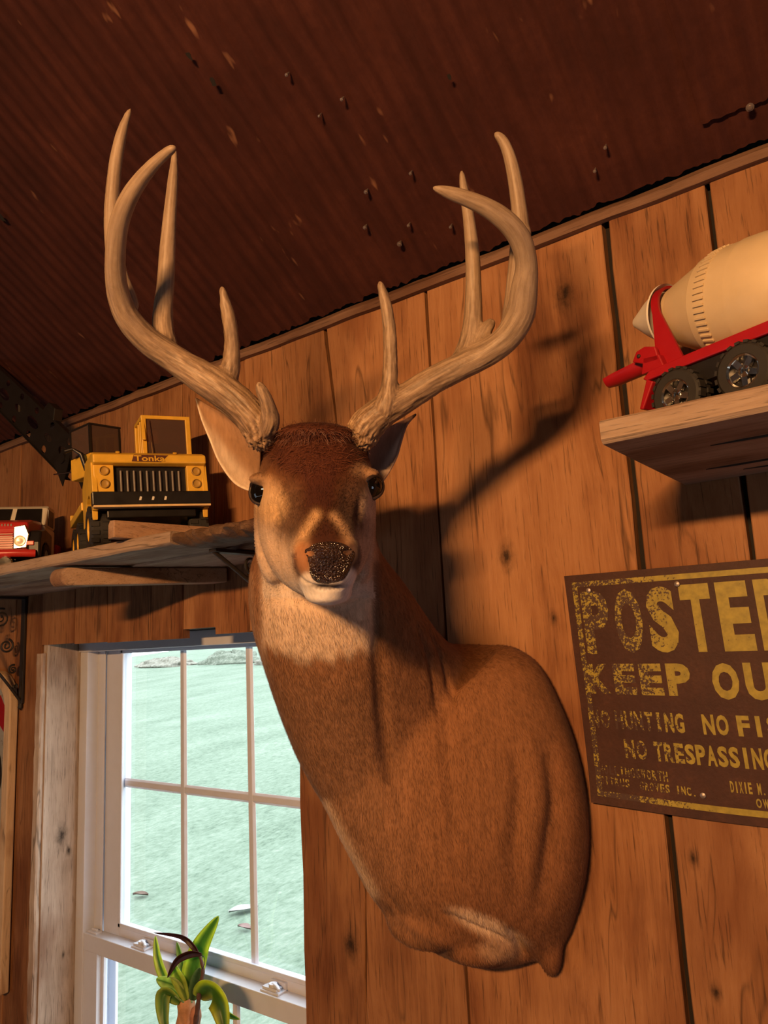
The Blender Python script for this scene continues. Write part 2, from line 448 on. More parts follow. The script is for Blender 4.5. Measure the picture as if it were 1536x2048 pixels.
# rust-through holes
for (px, py, r) in ((381, 110, .008), (428, 161, .009), (4, 432, .014), (901, 152, .006)):
    sb = MB(); c = Vector(onC(px, py, .0052)); pts = []
    for k in range(12):
        a = 2*math.pi*k/12; q = r*(.6+.5*random.random())
        pts.append(c+Vector((math.cos(a)*q*.6, -ca*math.sin(a)*q, sa*math.sin(a)*q)))
    sb.add(pts+[p+Vector((0, -sa, -ca))*.0006 for p in pts], [tuple(range(12)), tuple(range(23, 11, -1))]+[(k, (k+1) % 12, 12+(k+1) % 12, 12+k) for k in range(12)])
    sb.build('rust_hole', M['gap'], parent=ceil)

# rest of the room (behind the camera)
b = MB(); b.box(-3.5, 2.8, -3.3, .16, -.1, 0); o = b.build('floor', M['floor'], var=True); tag(o, kind='structure')
b = MB(); b.box(-3.5, -3.4, -3.3, .16, 0, 4.8); o = b.build('wall_left', M['plaster']); tag(o, kind='structure')
b = MB(); b.box(2.7, 2.8, -3.3, .16, 0, 4.8); o = b.build('wall_right', M['plaster']); tag(o, kind='structure')
b = MB(); b.box(-3.5, 2.8, -3.5, -3.4, 0, 4.8); o = b.build('wall_front', M['plaster']); tag(o, kind='structure')

# ------------------------------------------------------------------ window
win = empty('window_1', ((WL+WR)/2, .15, WB)); tag(win, kind='structure')
WI = Matrix.Translation(-Vector(((WL+WR)/2, .15, WB)))
def wbox(mb, *a): mb.box(*a, M=WI)
fr = MB()
for (x0, x1, y0, y1) in ((WL+.002, WL+.042, .110, .205), (WR-.042, WR-.002, .110, .205)):
    wbox(fr, x0, x1, y0, y1, WB, WT)
    xa, xb = (x0, x0+.075) if x0 < -2 else (x1-.075, x1)
    wbox(fr, xa, xb, .146, .152, WB, WT); wbox(fr, xa, xb, .196, .205, WB, WT)
wbox(fr, WL, WR, .104, .205, WT-.022, WT+.019); wbox(fr, WL, WR, .110, .205, WB, WB+.03)
fr.build('window_frame', M['vinyl'], win, bevel=.002)
GL, GR, GT, GB = -2.016, -1.215, 1.712, .930
us = MB()          # upper sash, outer track
wbox(us, -2.095, GL, .156, .192, .90, 1.735); wbox(us, GR, -1.185, .156, .192, .90, 1.735)
wbox(us, GL, GR, .156, .192, GT, 1.735); wbox(us, GL, GR, .156, .192, .88, GB)
wbox(us, GL, GL+.012, .150, .158, GB, GT); wbox(us, GR-.012, GR, .150, .158, GB, GT)
wbox(us, GL, GR, .150, .158, GT-.012, GT); wbox(us, GL, GR, .150, .158, GB, GB+.012)
us.build('upper_sash', M['vinyl'], win, bevel=.002)
def muntins(name, x0, x1, z0, z1, y, xs, zs):
    mb = MB()
    def bar(poly, fn, a0, a1): mb.prism(poly, fn, a0, a1)
    pr = [(-.0135, .002), (-.007, -.004), (.007, -.004), (.0135, .002), (.007, .006), (-.007, .006)]
    for x in xs: bar(pr, lambda u, w, t, x=x: WI @ Vector((x+u, y+w, t)), z0, z1)
    for z in zs: bar(pr, lambda u, w, t, z=z: WI @ Vector((t, y+w*.85, z+u)), x0, x1)
    return mb.build(name, M['vinyl'], win, bevel=.001)
muntins('upper_muntins', GL, GR, GB, GT, .171, (-1.745, -1.475), (1.322,))
g = MB(); wbox(g, GL-.005, GR+.005, .174, .177, GB-.005, GT+.005); g.build('upper_glass', M['glass'], win)
ls = MB()          # lower sash, inner track
LGL, LGR = -2.062, -1.225
wbox(ls, -2.130, LGL, .115, .150, WB+.03, .905); wbox(ls, LGR, -1.19, .115, .150, WB+.03, .905)
wbox(ls, -2.130, -1.19, .112, .152, .862, .908); wbox(ls, -2.130, -1.19, .115, .150, WB+.03, WB+.09)
ls.build('lower_sash', M['vinyl'], win, bevel=.002)
st = MB(); wbox(st, LGL, LGL+.012, .130, .137, WB+.09, .862); wbox(st, LGR-.012, LGR, .130, .137, WB+.09, .862); wbox(st, LGL, LGR, .130, .137, .852, .862)
st.build('glazing_bead', M['vinyl'], win)
muntins('lower_muntins', LGL, LGR, WB+.09, .862, .136, (-1.785, -1.505), ())
g = MB(); wbox(g, LGL-.004, LGR+.004, .139, .142, WB+.085, .866); g.build('lower_glass', M['glass'], win)
for xl in (-1.875, -1.372):
    lk = MB()
    wbox(lk, xl-.030, xl+.030, .118, .146, .908, .9125); wbox(lk, xl-.026, xl+.020, .122, .142, .9125, .9185)
    lk.tube([WI @ Vector((xl, .132, .9185)), WI @ Vector((xl, .132, .926))], .010, 14)
    lk.tube([WI @ Vector((xl, .132, .923)), WI @ Vector((xl+.018, .127, .923)), WI @ Vector((xl+.034, .118, .922))], [.006, .005, .0035], 8)
    wbox(lk, xl-.024, xl+.024, .148, .158, .908, .924)
    lk.build('sash_lock', M['vinyl'], win, bevel=.001)
tl = MB(); wbox(tl, -2.12, -2.075, .120, .140, .908, .913); tl.tube([WI @ Vector((-2.11, .13, .915)), WI @ Vector((-2.085, .13, .916))], .004, 8); tl.build('tilt_latch', M['vinyl'], win, bevel=.001)

# ------------------------------------------------------------------ outside
def lawn_z(x, y):
    return -.25+.062*max(0, y-2)+.05*noise.noise((x*.3, y*.3, 0))
lw = MB(); nx, ny = 60, 60; V = []; F = []
for i in range(nx+1):
    for j in range(ny+1):
        x = -45+52*i/nx; y = .6+45*(j/ny)**2
        V.append((x, y, lawn_z(x, y)))
for i in range(nx):
    for j in range(ny):
        a = i*(ny+1)+j; F.append((a, a+ny+1, a+ny+2, a+1))
lw.add(V, F); o = lw.build('lawn', M['lawn'], smooth=60); tag(o, kind='structure')
def bush_mat(name, c0, c1):
    t = NT(name); n = t.noise(t.coord(), 6, 6, .7)
    t.l(t.ramp(n, [(.35, c0), (.65, c1)]), t.b.inputs['Base Color']); t.b.inputs['Roughness'].default_value = .9; t.bump(n, 1, .2)
    return t.m
bm_ = [bush_mat('pale_brush', (.15, .135, .10), (.34, .32, .27)), bush_mat('green_brush', (.10, .12, .085), (.26, .28, .22))]
lab = ['pale brown brush clump at the left end of the far lawn edge', 'green shrub between pale brush clumps beyond the lawn', 'pale brown brush clump in the middle of the far lawn edge',
       'wide green shrub right of the middle brush clump', 'pale brown brush clump farthest right beyond the lawn']
for k, (bx, by, w_, h_) in enumerate(((-31, 22, 2.2, .42), (-26.5, 22.4, 2.0, .55), (-22, 21.6, 2.0, .36), (-17.5, 22.6, 2.0, .55), (-13, 22, 2.0, .45))):
    mb = MB(); N1, N2 = 28, 14; rings = []
    for q_ in range(N2+1):
        ph = math.pi/2*q_/N2; ring = []
        for i_ in range(N1):
            th = 2*math.pi*i_/N1; q = 1+.35*noise.noise((math.cos(th)*2+bx, math.sin(th)*2, ph*2.5))
            ring.append((bx+w_*math.cos(th)*math.cos(ph)*q, by+.8*math.sin(th)*math.cos(ph)*q, lawn_z(bx, by)-.05+h_*math.sin(ph)*q))
        rings.append(ring)
    mb.rings(rings); o = mb.build('shrub', bm_[k % 2], smooth=50)
    tag(o, lab[k], 'shrub', 'brush along the far edge of the lawn')

def PZ(px, py, z):
    v = ray(px, py); return CAM+v*((z-CAM[2])/v[2])
for (px, py, L_, ang, col_, lb) in ((281, 1795, .13, .5, (.09, .05, .035), 'curled brown fallen leaf seen through the left window pane'),
                                   (487, 1825, .22, 1.1, (.24, .24, .22), 'pale twisted dry leaf lying on the lawn'),
                                   (489, 1862, .12, .1, (.17, .10, .09), 'small pinkish leaf on the lawn below the pale one')):
    c = PZ(px, py, -.25)
    for it in range(6): c = PZ(px, py, lawn_z(c[0], c[1]))
    mb = MB(); V = []
    for i in range(9):
        t = i/8; w_ = .55*L_*math.sin(math.pi*(t*.92+.04)); x = (t-.5)*L_
        for s_ in (-1, -.5, 0, .5, 1):
            p = Vector((x, s_*w_*.5, .022+.012*s_*s_+.006*math.sin(t*4))); p.rotate(Matrix.Rotation(ang, 3, 'Z')); V.append(Vector(c)+p)
    F = [(i*5+j, i*5+j+1, (i+1)*5+j+1, (i+1)*5+j) for i in range(8) for j in range(4)]
    n0 = len(V); V += [p-Vector((0, 0, .003)) for p in V]; F += [tuple(n0+q for q in f[::-1]) for f in F]
    mb.add(V, F); o = mb.build('fallen_leaf', plain('leaf_'+lb.split()[0], col_, .8), smooth=60)
    tag(o, lb, 'leaf', 'fallen leaves on the lawn')

# ------------------------------------------------------------------ deer shoulder mount
def make_obj(name, V, F, mats, parent=None, smooth=True):
    me = bpy.data.meshes.new(name)
    V = np.asarray(V, np.float32); 
    me.from_pydata([tuple(map(float, p)) for p in V], [], [tuple(map(int, f)) for f in F])
    for mm in (mats if isinstance(mats, (list, tuple)) else [mats]): me.materials.append(mm)
    if smooth: me.shade_smooth()
    o = bpy.data.objects.new(name, me); COL.objects.link(o)
    if parent is not None: o.parent = parent
    return o
def set_attr(o, name, arr):
    a = o.data.color_attributes.new(name, 'FLOAT_COLOR', 'POINT')
    c = np.ones((len(o.data.vertices), 4), np.float32); c[:, :arr.shape[1]] = arr
    a.data.foreach_set('color', c.ravel())

DEER0 = Vector((-.68, 0, 1.40))
deer = empty('deer_mount', DEER0)
tag(deer, 'whitetail buck head mounted on the board wall, antlers raised, head turned to the room', 'mounted deer head')
D0 = np.array(DEER0)

NR = 48
P_raw, project_raw = P, project
def dmap(d): return d*1.15 if d <= .97 else 1.1155+(d-.97)*.5958
def P(px, py, d): return P_raw(px, py, dmap(d))
def project(V):
    a, b_, d = project_raw(V)
    return a, b_, np.where(d <= 1.1155, d/1.15, .97+(d-1.1155)/.5958)
def body_rings():
    spec = [ # left px, left depth, right px, right depth, bulge to viewer, bulge back
        ((560,1050), .97, (715,1015), .99, .050, .055),
        ((512,1110), .985, (745,1055), 1.02, .110, .07),
        ((498,1165), 1.0, (757,1098), 1.06, .132, .08),
        ((503,1250), 1.02, (790,1145), 1.13, .140, .08),
        ((529,1340), 1.05, (830,1205), 1.18, .136, .08),
        ((559,1430), 1.09, (868,1258), 1.235, .130, .08),
        ((600,1530), 1.14, (912,1292), 1.28, .125, .08),
        ((649,1615), 1.17, (985,1289), 1.325, .130, .08),
        ((697,1700), 1.18, (1068,1318), 1.27, .135, .08),
        ((742,1778), 1.19, (1128,1422), 1.225, .135, .08),
        ((798,1836), 1.20, (1163,1530), 1.205, .125, .07),
        ((866,1880), 1.21, (1178,1640), 1.195, .105, .06),
        ((935,1907), 1.215, (1174,1740), 1.19, .080, .05),
        ((990,1912), 1.215, (1154,1830), 1.195, .050, .04),
        ((1030,1903), 1.21, (1140,1868), 1.20, .022, .02)]
    Ls = [P(*a, d) for a, d, *_ in spec]; Rs = [PY(*a, -.001) if a[1] > 1280 and a[0] > 920 else P(*a, d) for _, _, a, d, *_ in spec]
    Ls = catmull(Ls, 4); Rs = catmull(Rs, 4)
    hf = [q[0] for q in catmull([[s_[4], 0, 0] for s_ in spec], 4)]; hb = [q[0] for q in catmull([[s_[5], 0, 0] for s_ in spec], 4)]
    Cs = [(a+b_)/2 for a, b_ in zip(Ls, Rs)]
    rings = []
    for i, c in enumerate(Cs):
        a = (Rs[i]-Ls[i])/2
        ax = Cs[min(i+1, len(Cs)-1)]-Cs[max(i-1, 0)]
        b_ = np.cross(a, ax); b_ /= np.linalg.norm(b_)
        if b_ @ (CAM-c) < 0: b_ = -b_
        ring = []
        for k in range(NR):
            th = 2*math.pi*k/NR; cx, sx = math.cos(th), math.sin(th)
            e = 2/2.25
            x = math.copysign(abs(cx)**e, cx); y = math.copysign(abs(sx)**e, sx)
            p = c+a*x+b_*(hf[i] if y > 0 else hb[i])*y
            p[1] = min(p[1], -.0005+.0*p[1])
            ring.append(p)
        rings.append(ring)
    return rings

def head_rings():
    spec = [ # depth, cx, half width, top y, widest y, bottom y
        (.6985, 657, 26, 1105, 1125, 1150), (.703, 656, 45, 1092, 1124, 1166), (.712, 655, 57, 1079, 1122, 1184), (.725, 654, 64, 1064, 1120, 1198),
        (.742, 653, 67, 1047, 1116, 1206), (.762, 651, 69, 1026, 1110, 1208), (.785, 648, 73, 1000, 1100, 1205), (.805, 644, 81, 972, 1086, 1201),
        (.822, 639, 93, 942, 1066, 1197), (.840, 635, 106, 908, 1048, 1193), (.860, 634, 115, 876, 1040, 1190), (.880, 633, 118, 857, 1030, 1188),
        (.910, 632, 119, 848, 1000, 1172), (.945, 632, 112, 850, 970, 1130), (.985, 632, 95, 865, 970, 1105), (1.02, 632, 66, 895, 970, 1065), (1.04, 632, 30, 930, 970, 1010)]
    rings = []
    for d, cx, w_, ty, my, by in spec:
        ring = []
        for k in range(NR):
            th = 2*math.pi*k/NR; c, s_ = math.cos(th), math.sin(th)
            e = 2/2.3
            x = math.copysign(abs(c)**e, c)*w_
            if s_ > 0: y = my-(my-ty)*abs(s_)**e
            else: y = my+(by-my)*abs(s_)**(2/2.2); x *= (1-(.10 if d < .8 else .04)*abs(s_))
            ring.append(P(cx+x, y, d))
        rings.append(ring)
    return rings

def ellipsoid(mb, c, rx, ry, rd, n1=20, n2=12):
    """c=(px,py,depth); rx, ry in px at that depth, rd metres in depth"""
    c0 = P(*c); sx = dmap(c[2])/FPX; rd = rd*(1.15 if c[2] < .97 else 1); R = []
    for j in range(n2+1):
        ph = -math.pi/2+math.pi*j/n2; cr = max(math.cos(ph), .02); ring = []
        for i in range(n1):
            th = 2*math.pi*i/n1
            ring.append(c0+AX[0]*rx*sx*math.cos(th)*cr+AX[1]*ry*sx*math.sin(ph)+AX[2]*rd*math.sin(th)*cr)
        R.append(ring)
    mb.rings(R)
rawm = MB()
rawm.rings(body_rings()); rawm.rings(head_rings())
for c, rx, ry, rd in (((523,958,.866), 27, 13, .024), ((740,950,.874), 23, 13, .024),          # brows
                      ((526,1040,.935), 13, 105, .045), ((552,1130,.915), 30, 40, .03), ((722,1130,.92), 22, 40, .03), ((742,1035,.94), 9, 95, .045),
                      ((604,1112,.730), 20, 36, .022), ((706,1110,.730), 18, 33, .022),           # nostril wings
                      ((656,1188,.748), 50, 22, .034),                                             # chin
                      ((520,900,.975), 18, 40, .025), ((742,905,.975), 14, 38, .025),                # ear bases
                      ((522,868,.895), 24, 26, .02), ((727,862,.90), 22, 26, .02),                  # pedicles
                      ((632,868,.885), 78, 22, .04),
                      ((1100,1893,1.11), 24, 60, .035), ((1080,1800,1.105), 60, 110, .045),
                      ((955,1878,1.10), 80, 44, .05), ((860,1838,1.10), 90, 50, .06)):
    ellipsoid(rawm, c, rx, ry, rd)
tmp = rawm.build('tmp', M['barn'])
md = tmp.modifiers.new('r', 'REMESH'); md.mode = 'VOXEL'; md.voxel_size = .0036; md.use_smooth_shade = True
dg = bpy.context.evaluated_depsgraph_get(); ev = tmp.evaluated_get(dg); me = ev.to_mesh()
V = np.empty(len(me.vertices)*3, np.float32); me.vertices.foreach_get('co', V); V = V.reshape(-1, 3).astype(float)
F = [tuple(p.vertices) for p in me.polygons]
E_ = np.empty(len(me.edges)*2, np.int32); me.edges.foreach_get('vertices', E_); E_ = E_.reshape(-1, 2)
ev.to_mesh_clear(); bpy.data.objects.remove(tmp)
deg = np.bincount(E_.ravel(), minlength=len(V)).astype(float)
def lap(V):
    S = np.zeros_like(V)
    for k in range(3):
        S[:, k] = np.bincount(E_[:, 0], V[E_[:, 1], k], len(V))+np.bincount(E_[:, 1], V[E_[:, 0], k], len(V))
    return S/deg[:, None]
def vnormals(V, F):
    A = V[[f[0] for f in F]]; B = V[[f[1] for f in F]]; C_ = V[[f[2] for f in F]]
    n = np.cross(B-A, C_-A); N = np.zeros_like(V)
    for k in range(4):
        idx = np.array([f[min(k, len(f)-1)] for f in F])
        for q in range(3): N[:, q] += np.bincount(idx, n[:, q], len(V))
    return N/(np.linalg.norm(N, axis=1)[:, None]+1e-12)
isneck = None
px, py, pd = project(V)
headw = 1/(1+np.exp((pd-.93)/.02))*(py < 1215)      # 1 on the face
for it in range(34):
    lam = (.5*(headw if it >= 12 else 1)*0+.5*(1-headw*(it >= 9)))
    V = V+(lap(V)-V)*lam[:, None]
    V[:, 1] = np.minimum(V[:, 1], -.0005)
N = vnormals(V, F)
# folds and creases of the hide, as real grooves in the surface
def seg_dist(V, pts):
    best = np.full(len(V), 9.); tt = np.zeros(len(V)); n = len(pts)-1
    for i in range(n):
        a, b_ = pts[i], pts[i+1]; ab = b_-a
        h = np.clip(((V-a) @ ab)/(ab @ ab), 0, 1); d = np.linalg.norm(V-a-h[:, None]*ab, axis=1)
        k = d < best; best[k] = d[k]; tt[k] = (i+h[k])/n
    return best, tt
from mathutils.bvhtree import BVHTree
bvh = BVHTree.FromPolygons([tuple(p) for p in V], F)
def on_surface(px_, py_):
    """skin point met by a sight line (used only to lay out folds, lids and nose on the hide)"""
    v = ray(px_, py_); hit = bvh.ray_cast(Vector(CAM), Vector(v).normalized())
    if hit[0] is None: hit = bvh.find_nearest(Vector(P(px_, py_, .88)))
    return np.array(hit[0])
px, py, pd = project(V)
def groove(pts, width, depth):
    global V
    S = catmull([on_surface(*q) for q in pts], 4)
    d, t = seg_dist(V, S)
    V = V-N*(depth*np.exp(-(d/width)**2)*np.sin(np.pi*np.clip(t*.9+.05, 0, 1))**.6)[:, None]
groove([(1098,1500),(1116,1600),(1104,1700),(1082,1810)], .019, .017)
groove([(1030,1500),(1042,1580),(1030,1700),(1040,1790)], .016, .010)
groove([(750,1215),(754,1300),(760,1400),(770,1520),(785,1640)], .010, .009)
groove([(835,1255),(862,1330),(880,1430),(890,1560),(900,1700)], .007, .006)
groove([(858,1262),(890,1330),(905,1400)], .006, .005)
groove([(880,1300),(905,1380),(930,1450)], .008, .004)
groove([(890,1828),(950,1858),(1000,1880),(1038,1904)], .007, .010)
groove([(1020,1860),(1040,1895),(1046,1915)], .008, .012)
groove([(776,1790),(790,1815),(800,1840)], .006, .004)
groove([(585,1195),(630,1213),(680,1220),(725,1195)], .008, .008)      # under the chin
groove([(548,1180),(530,1230)], .01, .003)
# face modelling: tear lines, nostrils, mouth, temple hollows
groove([(548,1005),(556,1030),(562,1055)], .006, .004)
groove([(722,1000),(718,1025),(713,1050)], .006, .004)
groove([(606,1100),(616,1108),(622,1120)], .0042, .0050)
groove([(703,1096),(697,1106),(692,1118)], .0042, .0050)
groove([(596,1150),(625,1172),(655,1178),(690,1172),(713,1146)], .0032, .0036)
groove([(655,1150),(655,1166),(655,1178)], .0025, .002)
groove([(590,965),(600,1000),(612,1040)], .014, .004)
groove([(700,960),(697,995),(690,1030)], .014, .004)
N = vnormals(V, F); px, py, pd = project(V)
bvh = BVHTree.FromPolygons([tuple(p) for p in V], F)

# coat colours
def sstep(e0, e1, x):
    t = np.clip((x-e0)/(e1-e0), 0, 1); return t*t*(3-2*t)
def ell(cx, cy, rx, ry, soft=.35, dmax=9, ang=0):
    ca_, sa_ = math.cos(ang), math.sin(ang); dx, dy = px-cx, py-cy
    q = np.sqrt(((dx*ca_+dy*sa_)/rx)**2+((-dx*sa_+dy*ca_)/ry)**2)
    return (1-sstep(1-soft, 1+soft, q))*(pd < dmax)
base = np.array([.240, .104, .045])
colr = np.tile(base, (len(V), 1))
nz = np.array([noise.noise((p[0]*14, p[1]*14, p[2]*5)) for p in V])
nf = np.array([noise.noise((p[0]*60, p[1]*60, p[2]*22)) for p in V])
colr *= (1+.07*nz+.07*nf)[:, None]
def paint(mask, col, k=1.0):
    global colr
    mm = np.clip(mask*k, 0, 1)[:, None]; colr = colr*(1-mm)+np.array(col)*(1+.10*nf[:, None])*mm
def stripe(pts, wpx, col, k=1.0, dmax=9):
    d = np.full(len(V), 1e9); n = len(pts)-1; tt = np.zeros(len(V))
    for i in range(n):
        a = np.array(pts[i], float); b_ = np.array(pts[i+1], float); ab = b_-a
        h = np.clip(((px-a[0])*ab[0]+(py-a[1])*ab[1])/(ab @ ab), 0, 1)
        q = np.hypot(px-a[0]-h*ab[0], py-a[1]-h*ab[1]); kk = q < d; d[kk] = q[kk]; tt[kk] = (i+h[kk])/n
    paint(np.exp(-(d/wpx)**2)*(pd < dmax), col, k)
neck = (pd > .80) & (py > 1140)
back = sstep(1.0, .0, (px-640)/300.)                       # front of the neck is greyer than the flank
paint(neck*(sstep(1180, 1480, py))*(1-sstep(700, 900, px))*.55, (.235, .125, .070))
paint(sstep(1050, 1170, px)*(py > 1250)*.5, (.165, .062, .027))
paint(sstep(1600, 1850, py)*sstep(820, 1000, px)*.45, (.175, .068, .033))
# throat patch
tp = ((py > 1085)*(1-sstep(1292, 1325, py+22*nf+10*nz-10*np.cos((px-640)/45.)))*sstep(512, 536, px)*(1-sstep(738, 762, px)))*(pd > np.where(py > 1196, .80, .905))
paint(tp, (.66, .48, .34), .95)
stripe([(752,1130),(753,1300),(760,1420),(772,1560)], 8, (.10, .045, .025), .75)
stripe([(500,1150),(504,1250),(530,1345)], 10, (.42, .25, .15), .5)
stripe([(650,1610),(700,1705),(745,1785)], 12, (.62, .44, .30), .85)
paint(ell(975, 1852, 75, 17, .5, ang=.42), (.66, .47, .33), .85)
paint(ell(1000, 1897, 40, 26, .5), (.50, .31, .19), .7)
stripe([(778,1812),(800,1845),(840,1875),(900,1905)], 7, (.10, .05, .03), .6)
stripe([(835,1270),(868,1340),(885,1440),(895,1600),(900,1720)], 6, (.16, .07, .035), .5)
# head
hd = ((pd < .835) & (py < 1222)) | ((pd < .93) & (py < 1196)) | ((pd < 1.06) & (py < 1095))
face = hd*1.0
paint(face, (.185, .080, .031), .9)
paint(ell(540, 1125, 70, 85, .45, .99)*hd, (.58, .41, .29), .95)
paint(ell(728, 1100, 26, 90, .6, .97)*hd, (.50, .38, .30), .8)
paint(ell(580, 1025, 40, 62, .5, .92)*hd, (.088, .043, .024), .95)
paint(ell(705, 1010, 38, 62, .5, .92)*hd, (.075, .036, .022), .95)
paint(ell(640, 985, 40, 120, .5, .92)*hd, (.050, .014, .0055), .95)
paint(ell(640, 1000, 26, 95, .45, .92)*hd, (.050, .014, .0055), .95)
paint(ell(632, 888, 114, 84, .30)*hd*(pd < 1.06), (.060, .0155, .0062), .98)
paint(ell(540, 1012, 30, 34, .6, .95)*hd, (.58, .36, .18), .75)
paint(ell(519, 985, 40, 32, .5, .95)*hd*(px < 565), (.56, .36, .20), .55)
paint(ell(744, 1015, 20, 34, .6, .95)*hd, (.60, .42, .30), .8)
paint(ell(732, 940, 26, 14, .6, .95)*hd, (.44, .25, .13), .7)
paint(ell(655, 1068, 32, 34, .5, .80)*hd, (.050, .015, .006), .97)
stripe([(632,1030),(612,1060),(596,1092)], 10, (.60, .36, .18), .85, .80)
stripe([(668,1032),(688,1058),(702,1082)], 9, (.50, .30, .16), .8, .80)
paint(ell(604, 1115, 17, 34, .35, .76)*hd, (.25, .10, .038), .9)
paint(ell(707, 1112, 15, 32, .35, .76)*hd, (.055, .025, .020), .9)
stripe([(588,1110),(592,1135),(600,1155)], 5, (.07, .03, .02), .8, .77)
paint(ell(656, 1186, 74, 34, .35, .86)*hd, (.74, .66, .60), .95)
paint(sstep(1120, 1185, py)*hd*(pd > .76), (.62, .49, .39), .9)
paint(ell(615, 1160, 14, 14, .4, .77)*hd, (.70, .60, .52), .9)
paint(ell(702, 1156, 12, 18, .4, .77)*hd, (.72, .66, .62), .9)
paint(ell(655, 1172, 34, 5, .6, .76)*hd, (.04, .02, .015), .9)
sp_ = np.array([noise.noise((p[0]*300, p[1]*300, p[2]*300)) for p in V]); colr *= (1+.55*np.maximum(sp_, -.6)*(ell(580, 1020, 46, 70, .4, .92)+ell(705, 1005, 44, 70, .4, .92))*hd)[:, None]
colr = np.clip(colr, .008, .9)

def fur_mat():
    t = NT('deer_hide'); b = t.b
    a = t.attr('fur')
    n = t.noise(t.coord((1, 1, .22)), 240, 3, .6); n2 = t.noise(t.coord((1, 1, .15)), 60, 4, .6)
    v = t.math('ADD', t.math('MULTIPLY', n, .5), t.math('MULTIPLY', n2, .5))
    r = t.ramp(v, [(.30, .72), (.5, 1.0), (.70, 1.22)])
    t.l(t.mix('MULTIPLY', 1.0, a.outputs['Color'], r), b.inputs['Base Color'])
    b.inputs['Roughness'].default_value = .82; b.inputs['Specular IOR Level'].default_value = .18
    b.inputs['Sheen Weight'].default_value = .03; b.inputs['Sheen Roughness'].default_value = .4
    t.bump(v, .35, .003)
    return t.m
M['hide'] = fur_mat()
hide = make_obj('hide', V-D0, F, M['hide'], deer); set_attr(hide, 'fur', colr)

# nose pad: leathery shell over the tip of the muzzle
npoly = [(605,1100),(615,1093),(628,1085),(655,1080),(684,1083),(698,1090),(711,1099),(713,1112),(706,1128),(700,1146),(686,1163),(655,1170),(630,1166),(618,1150),(616,1132),(613,1117)]
bd = catmull([(*q, 0) for q in npoly[-1:]+npoly+npoly[:2]], 5)[5:-5]
bd = [q[:2] for q in bd][:80]; nb = len(bd); cen = np.array((657., 1126.))
NV = []; NF = []; KR = 26
for r_ in range(KR+1):
    t = r_/KR
    for q in bd:
        u = cen+(np.array(q)-cen)*max(t, .01)
        hit = bvh.ray_cast(Vector(CAM), Vector(ray(*u)).normalized())
        p_, n_ = np.array(hit[0]), np.array(hit[1])
        if n_ @ (CAM-p_) < 0: n_ = -n_
        lump = .0007*noise.noise((u[0]*.09, u[1]*.09, 2))
        pit = sum(math.exp(-((u[0]-c_[0])/9)**2-((u[1]-c_[1])/6)**2) for c_ in ((622, 1107), (694, 1105)))
        NV.append(p_+n_*(-.0009+.0034*(1-t**5)+lump*(1-t**4)-.0045*pit*(1-t**6)))
for r_ in range(KR):
    for k in range(nb):
        a_, b2 = r_*nb+k, r_*nb+(k+1) % nb
        NF.append((a_, b2, b2+nb, a_+nb))
NV = np.array(NV)
def nose_mat():
    t = NT('wet_nose_leather'); b = t.b
    vo = t.n('ShaderNodeTexVoronoi'); vo.inputs['Scale'].default_value = 400; t.l(t.coord(), vo.inputs['Vector'])
    n = t.noise(t.coord(), 40, 3)
    t.l(t.ramp(n, [(.35, (.020, .010, .008)), (.7, (.055, .026, .018))]), b.inputs['Base Color'])
    b.inputs['Roughness'].default_value = .20; b.inputs['Specular IOR Level'].default_value = .8
    t.bump(t.math('SUBTRACT', 1.0, vo.outputs['Distance']), 1.0, .0032)
    return t.m
make_obj('nose', NV-D0, NF, nose_mat(), deer)['label'] = 'glistening black nose pad'

# eyes with dark lids
M['eye'] = plain('glass_eye', (.004, .003, .0025), .05, spec=.6, wear=0); 
M['lid'] = plain('dark_eyelid', (.025, .012, .008), .5)
for (cx, cy, r, cap, tilt, lab) in ((521, 985, .0215, .0175, .45, 'left eye in the photo, large and glossy black'), (743, 974, .0215, .0178, -.55, 'right eye, seen at the edge of the face')):
    c3 = on_surface(cx, cy); dd = np.linalg.norm(V-c3, axis=1); n_ = N[dd < .012].mean(0)
    n_ = n_+(-AX[2])*1.0; n_ /= np.linalg.norm(n_)
    c = c3-n_*(math.sqrt(r*r-cap*cap)-.0012)-D0
    mb = MB()
    mb.lathe([(r*math.sin(-math.pi/2+math.pi*k/24), max(r*math.cos(-math.pi/2+math.pi*k/24), 1e-5)) for k in range(25)], c, n_, 32)
    e = mb.build('eye', M['eye'], deer, smooth=80); e['label'] = lab
    # lids: an almond ring lying on the eyeball where the hide closes round it
    u = np.cross(n_, AX[1]); u /= np.linalg.norm(u); w_ = np.cross(n_, u)
    if w_ @ AX[1] < 0: w_ = -w_
    if u @ AX[0] < 0: u = -u
    u, w_ = u*math.cos(tilt)+w_*math.sin(tilt), w_*math.cos(tilt)-u*math.sin(tilt)
    lb = MB(); pts = []; rad = []
    for k in range(33):
        a = 2*math.pi*k/32; ca2, sa2 = math.cos(a), math.sin(a)
        x = cap*1.10*math.copysign(abs(ca2)**.9, ca2); y = cap*.80*math.copysign(abs(sa2)**1.15, sa2)
        h_ = math.sqrt(max(r*r-x*x-y*y, 0))
        pts.append(np.array(c)+u*x+w_*y+n_*(h_+.0002)); rad.append(.0032 if sa2 < 0 else .0026)
    lb.tube(pts, rad, 8, caps=False)
    lb.build('eyelid', M['lid'], deer, smooth=60)

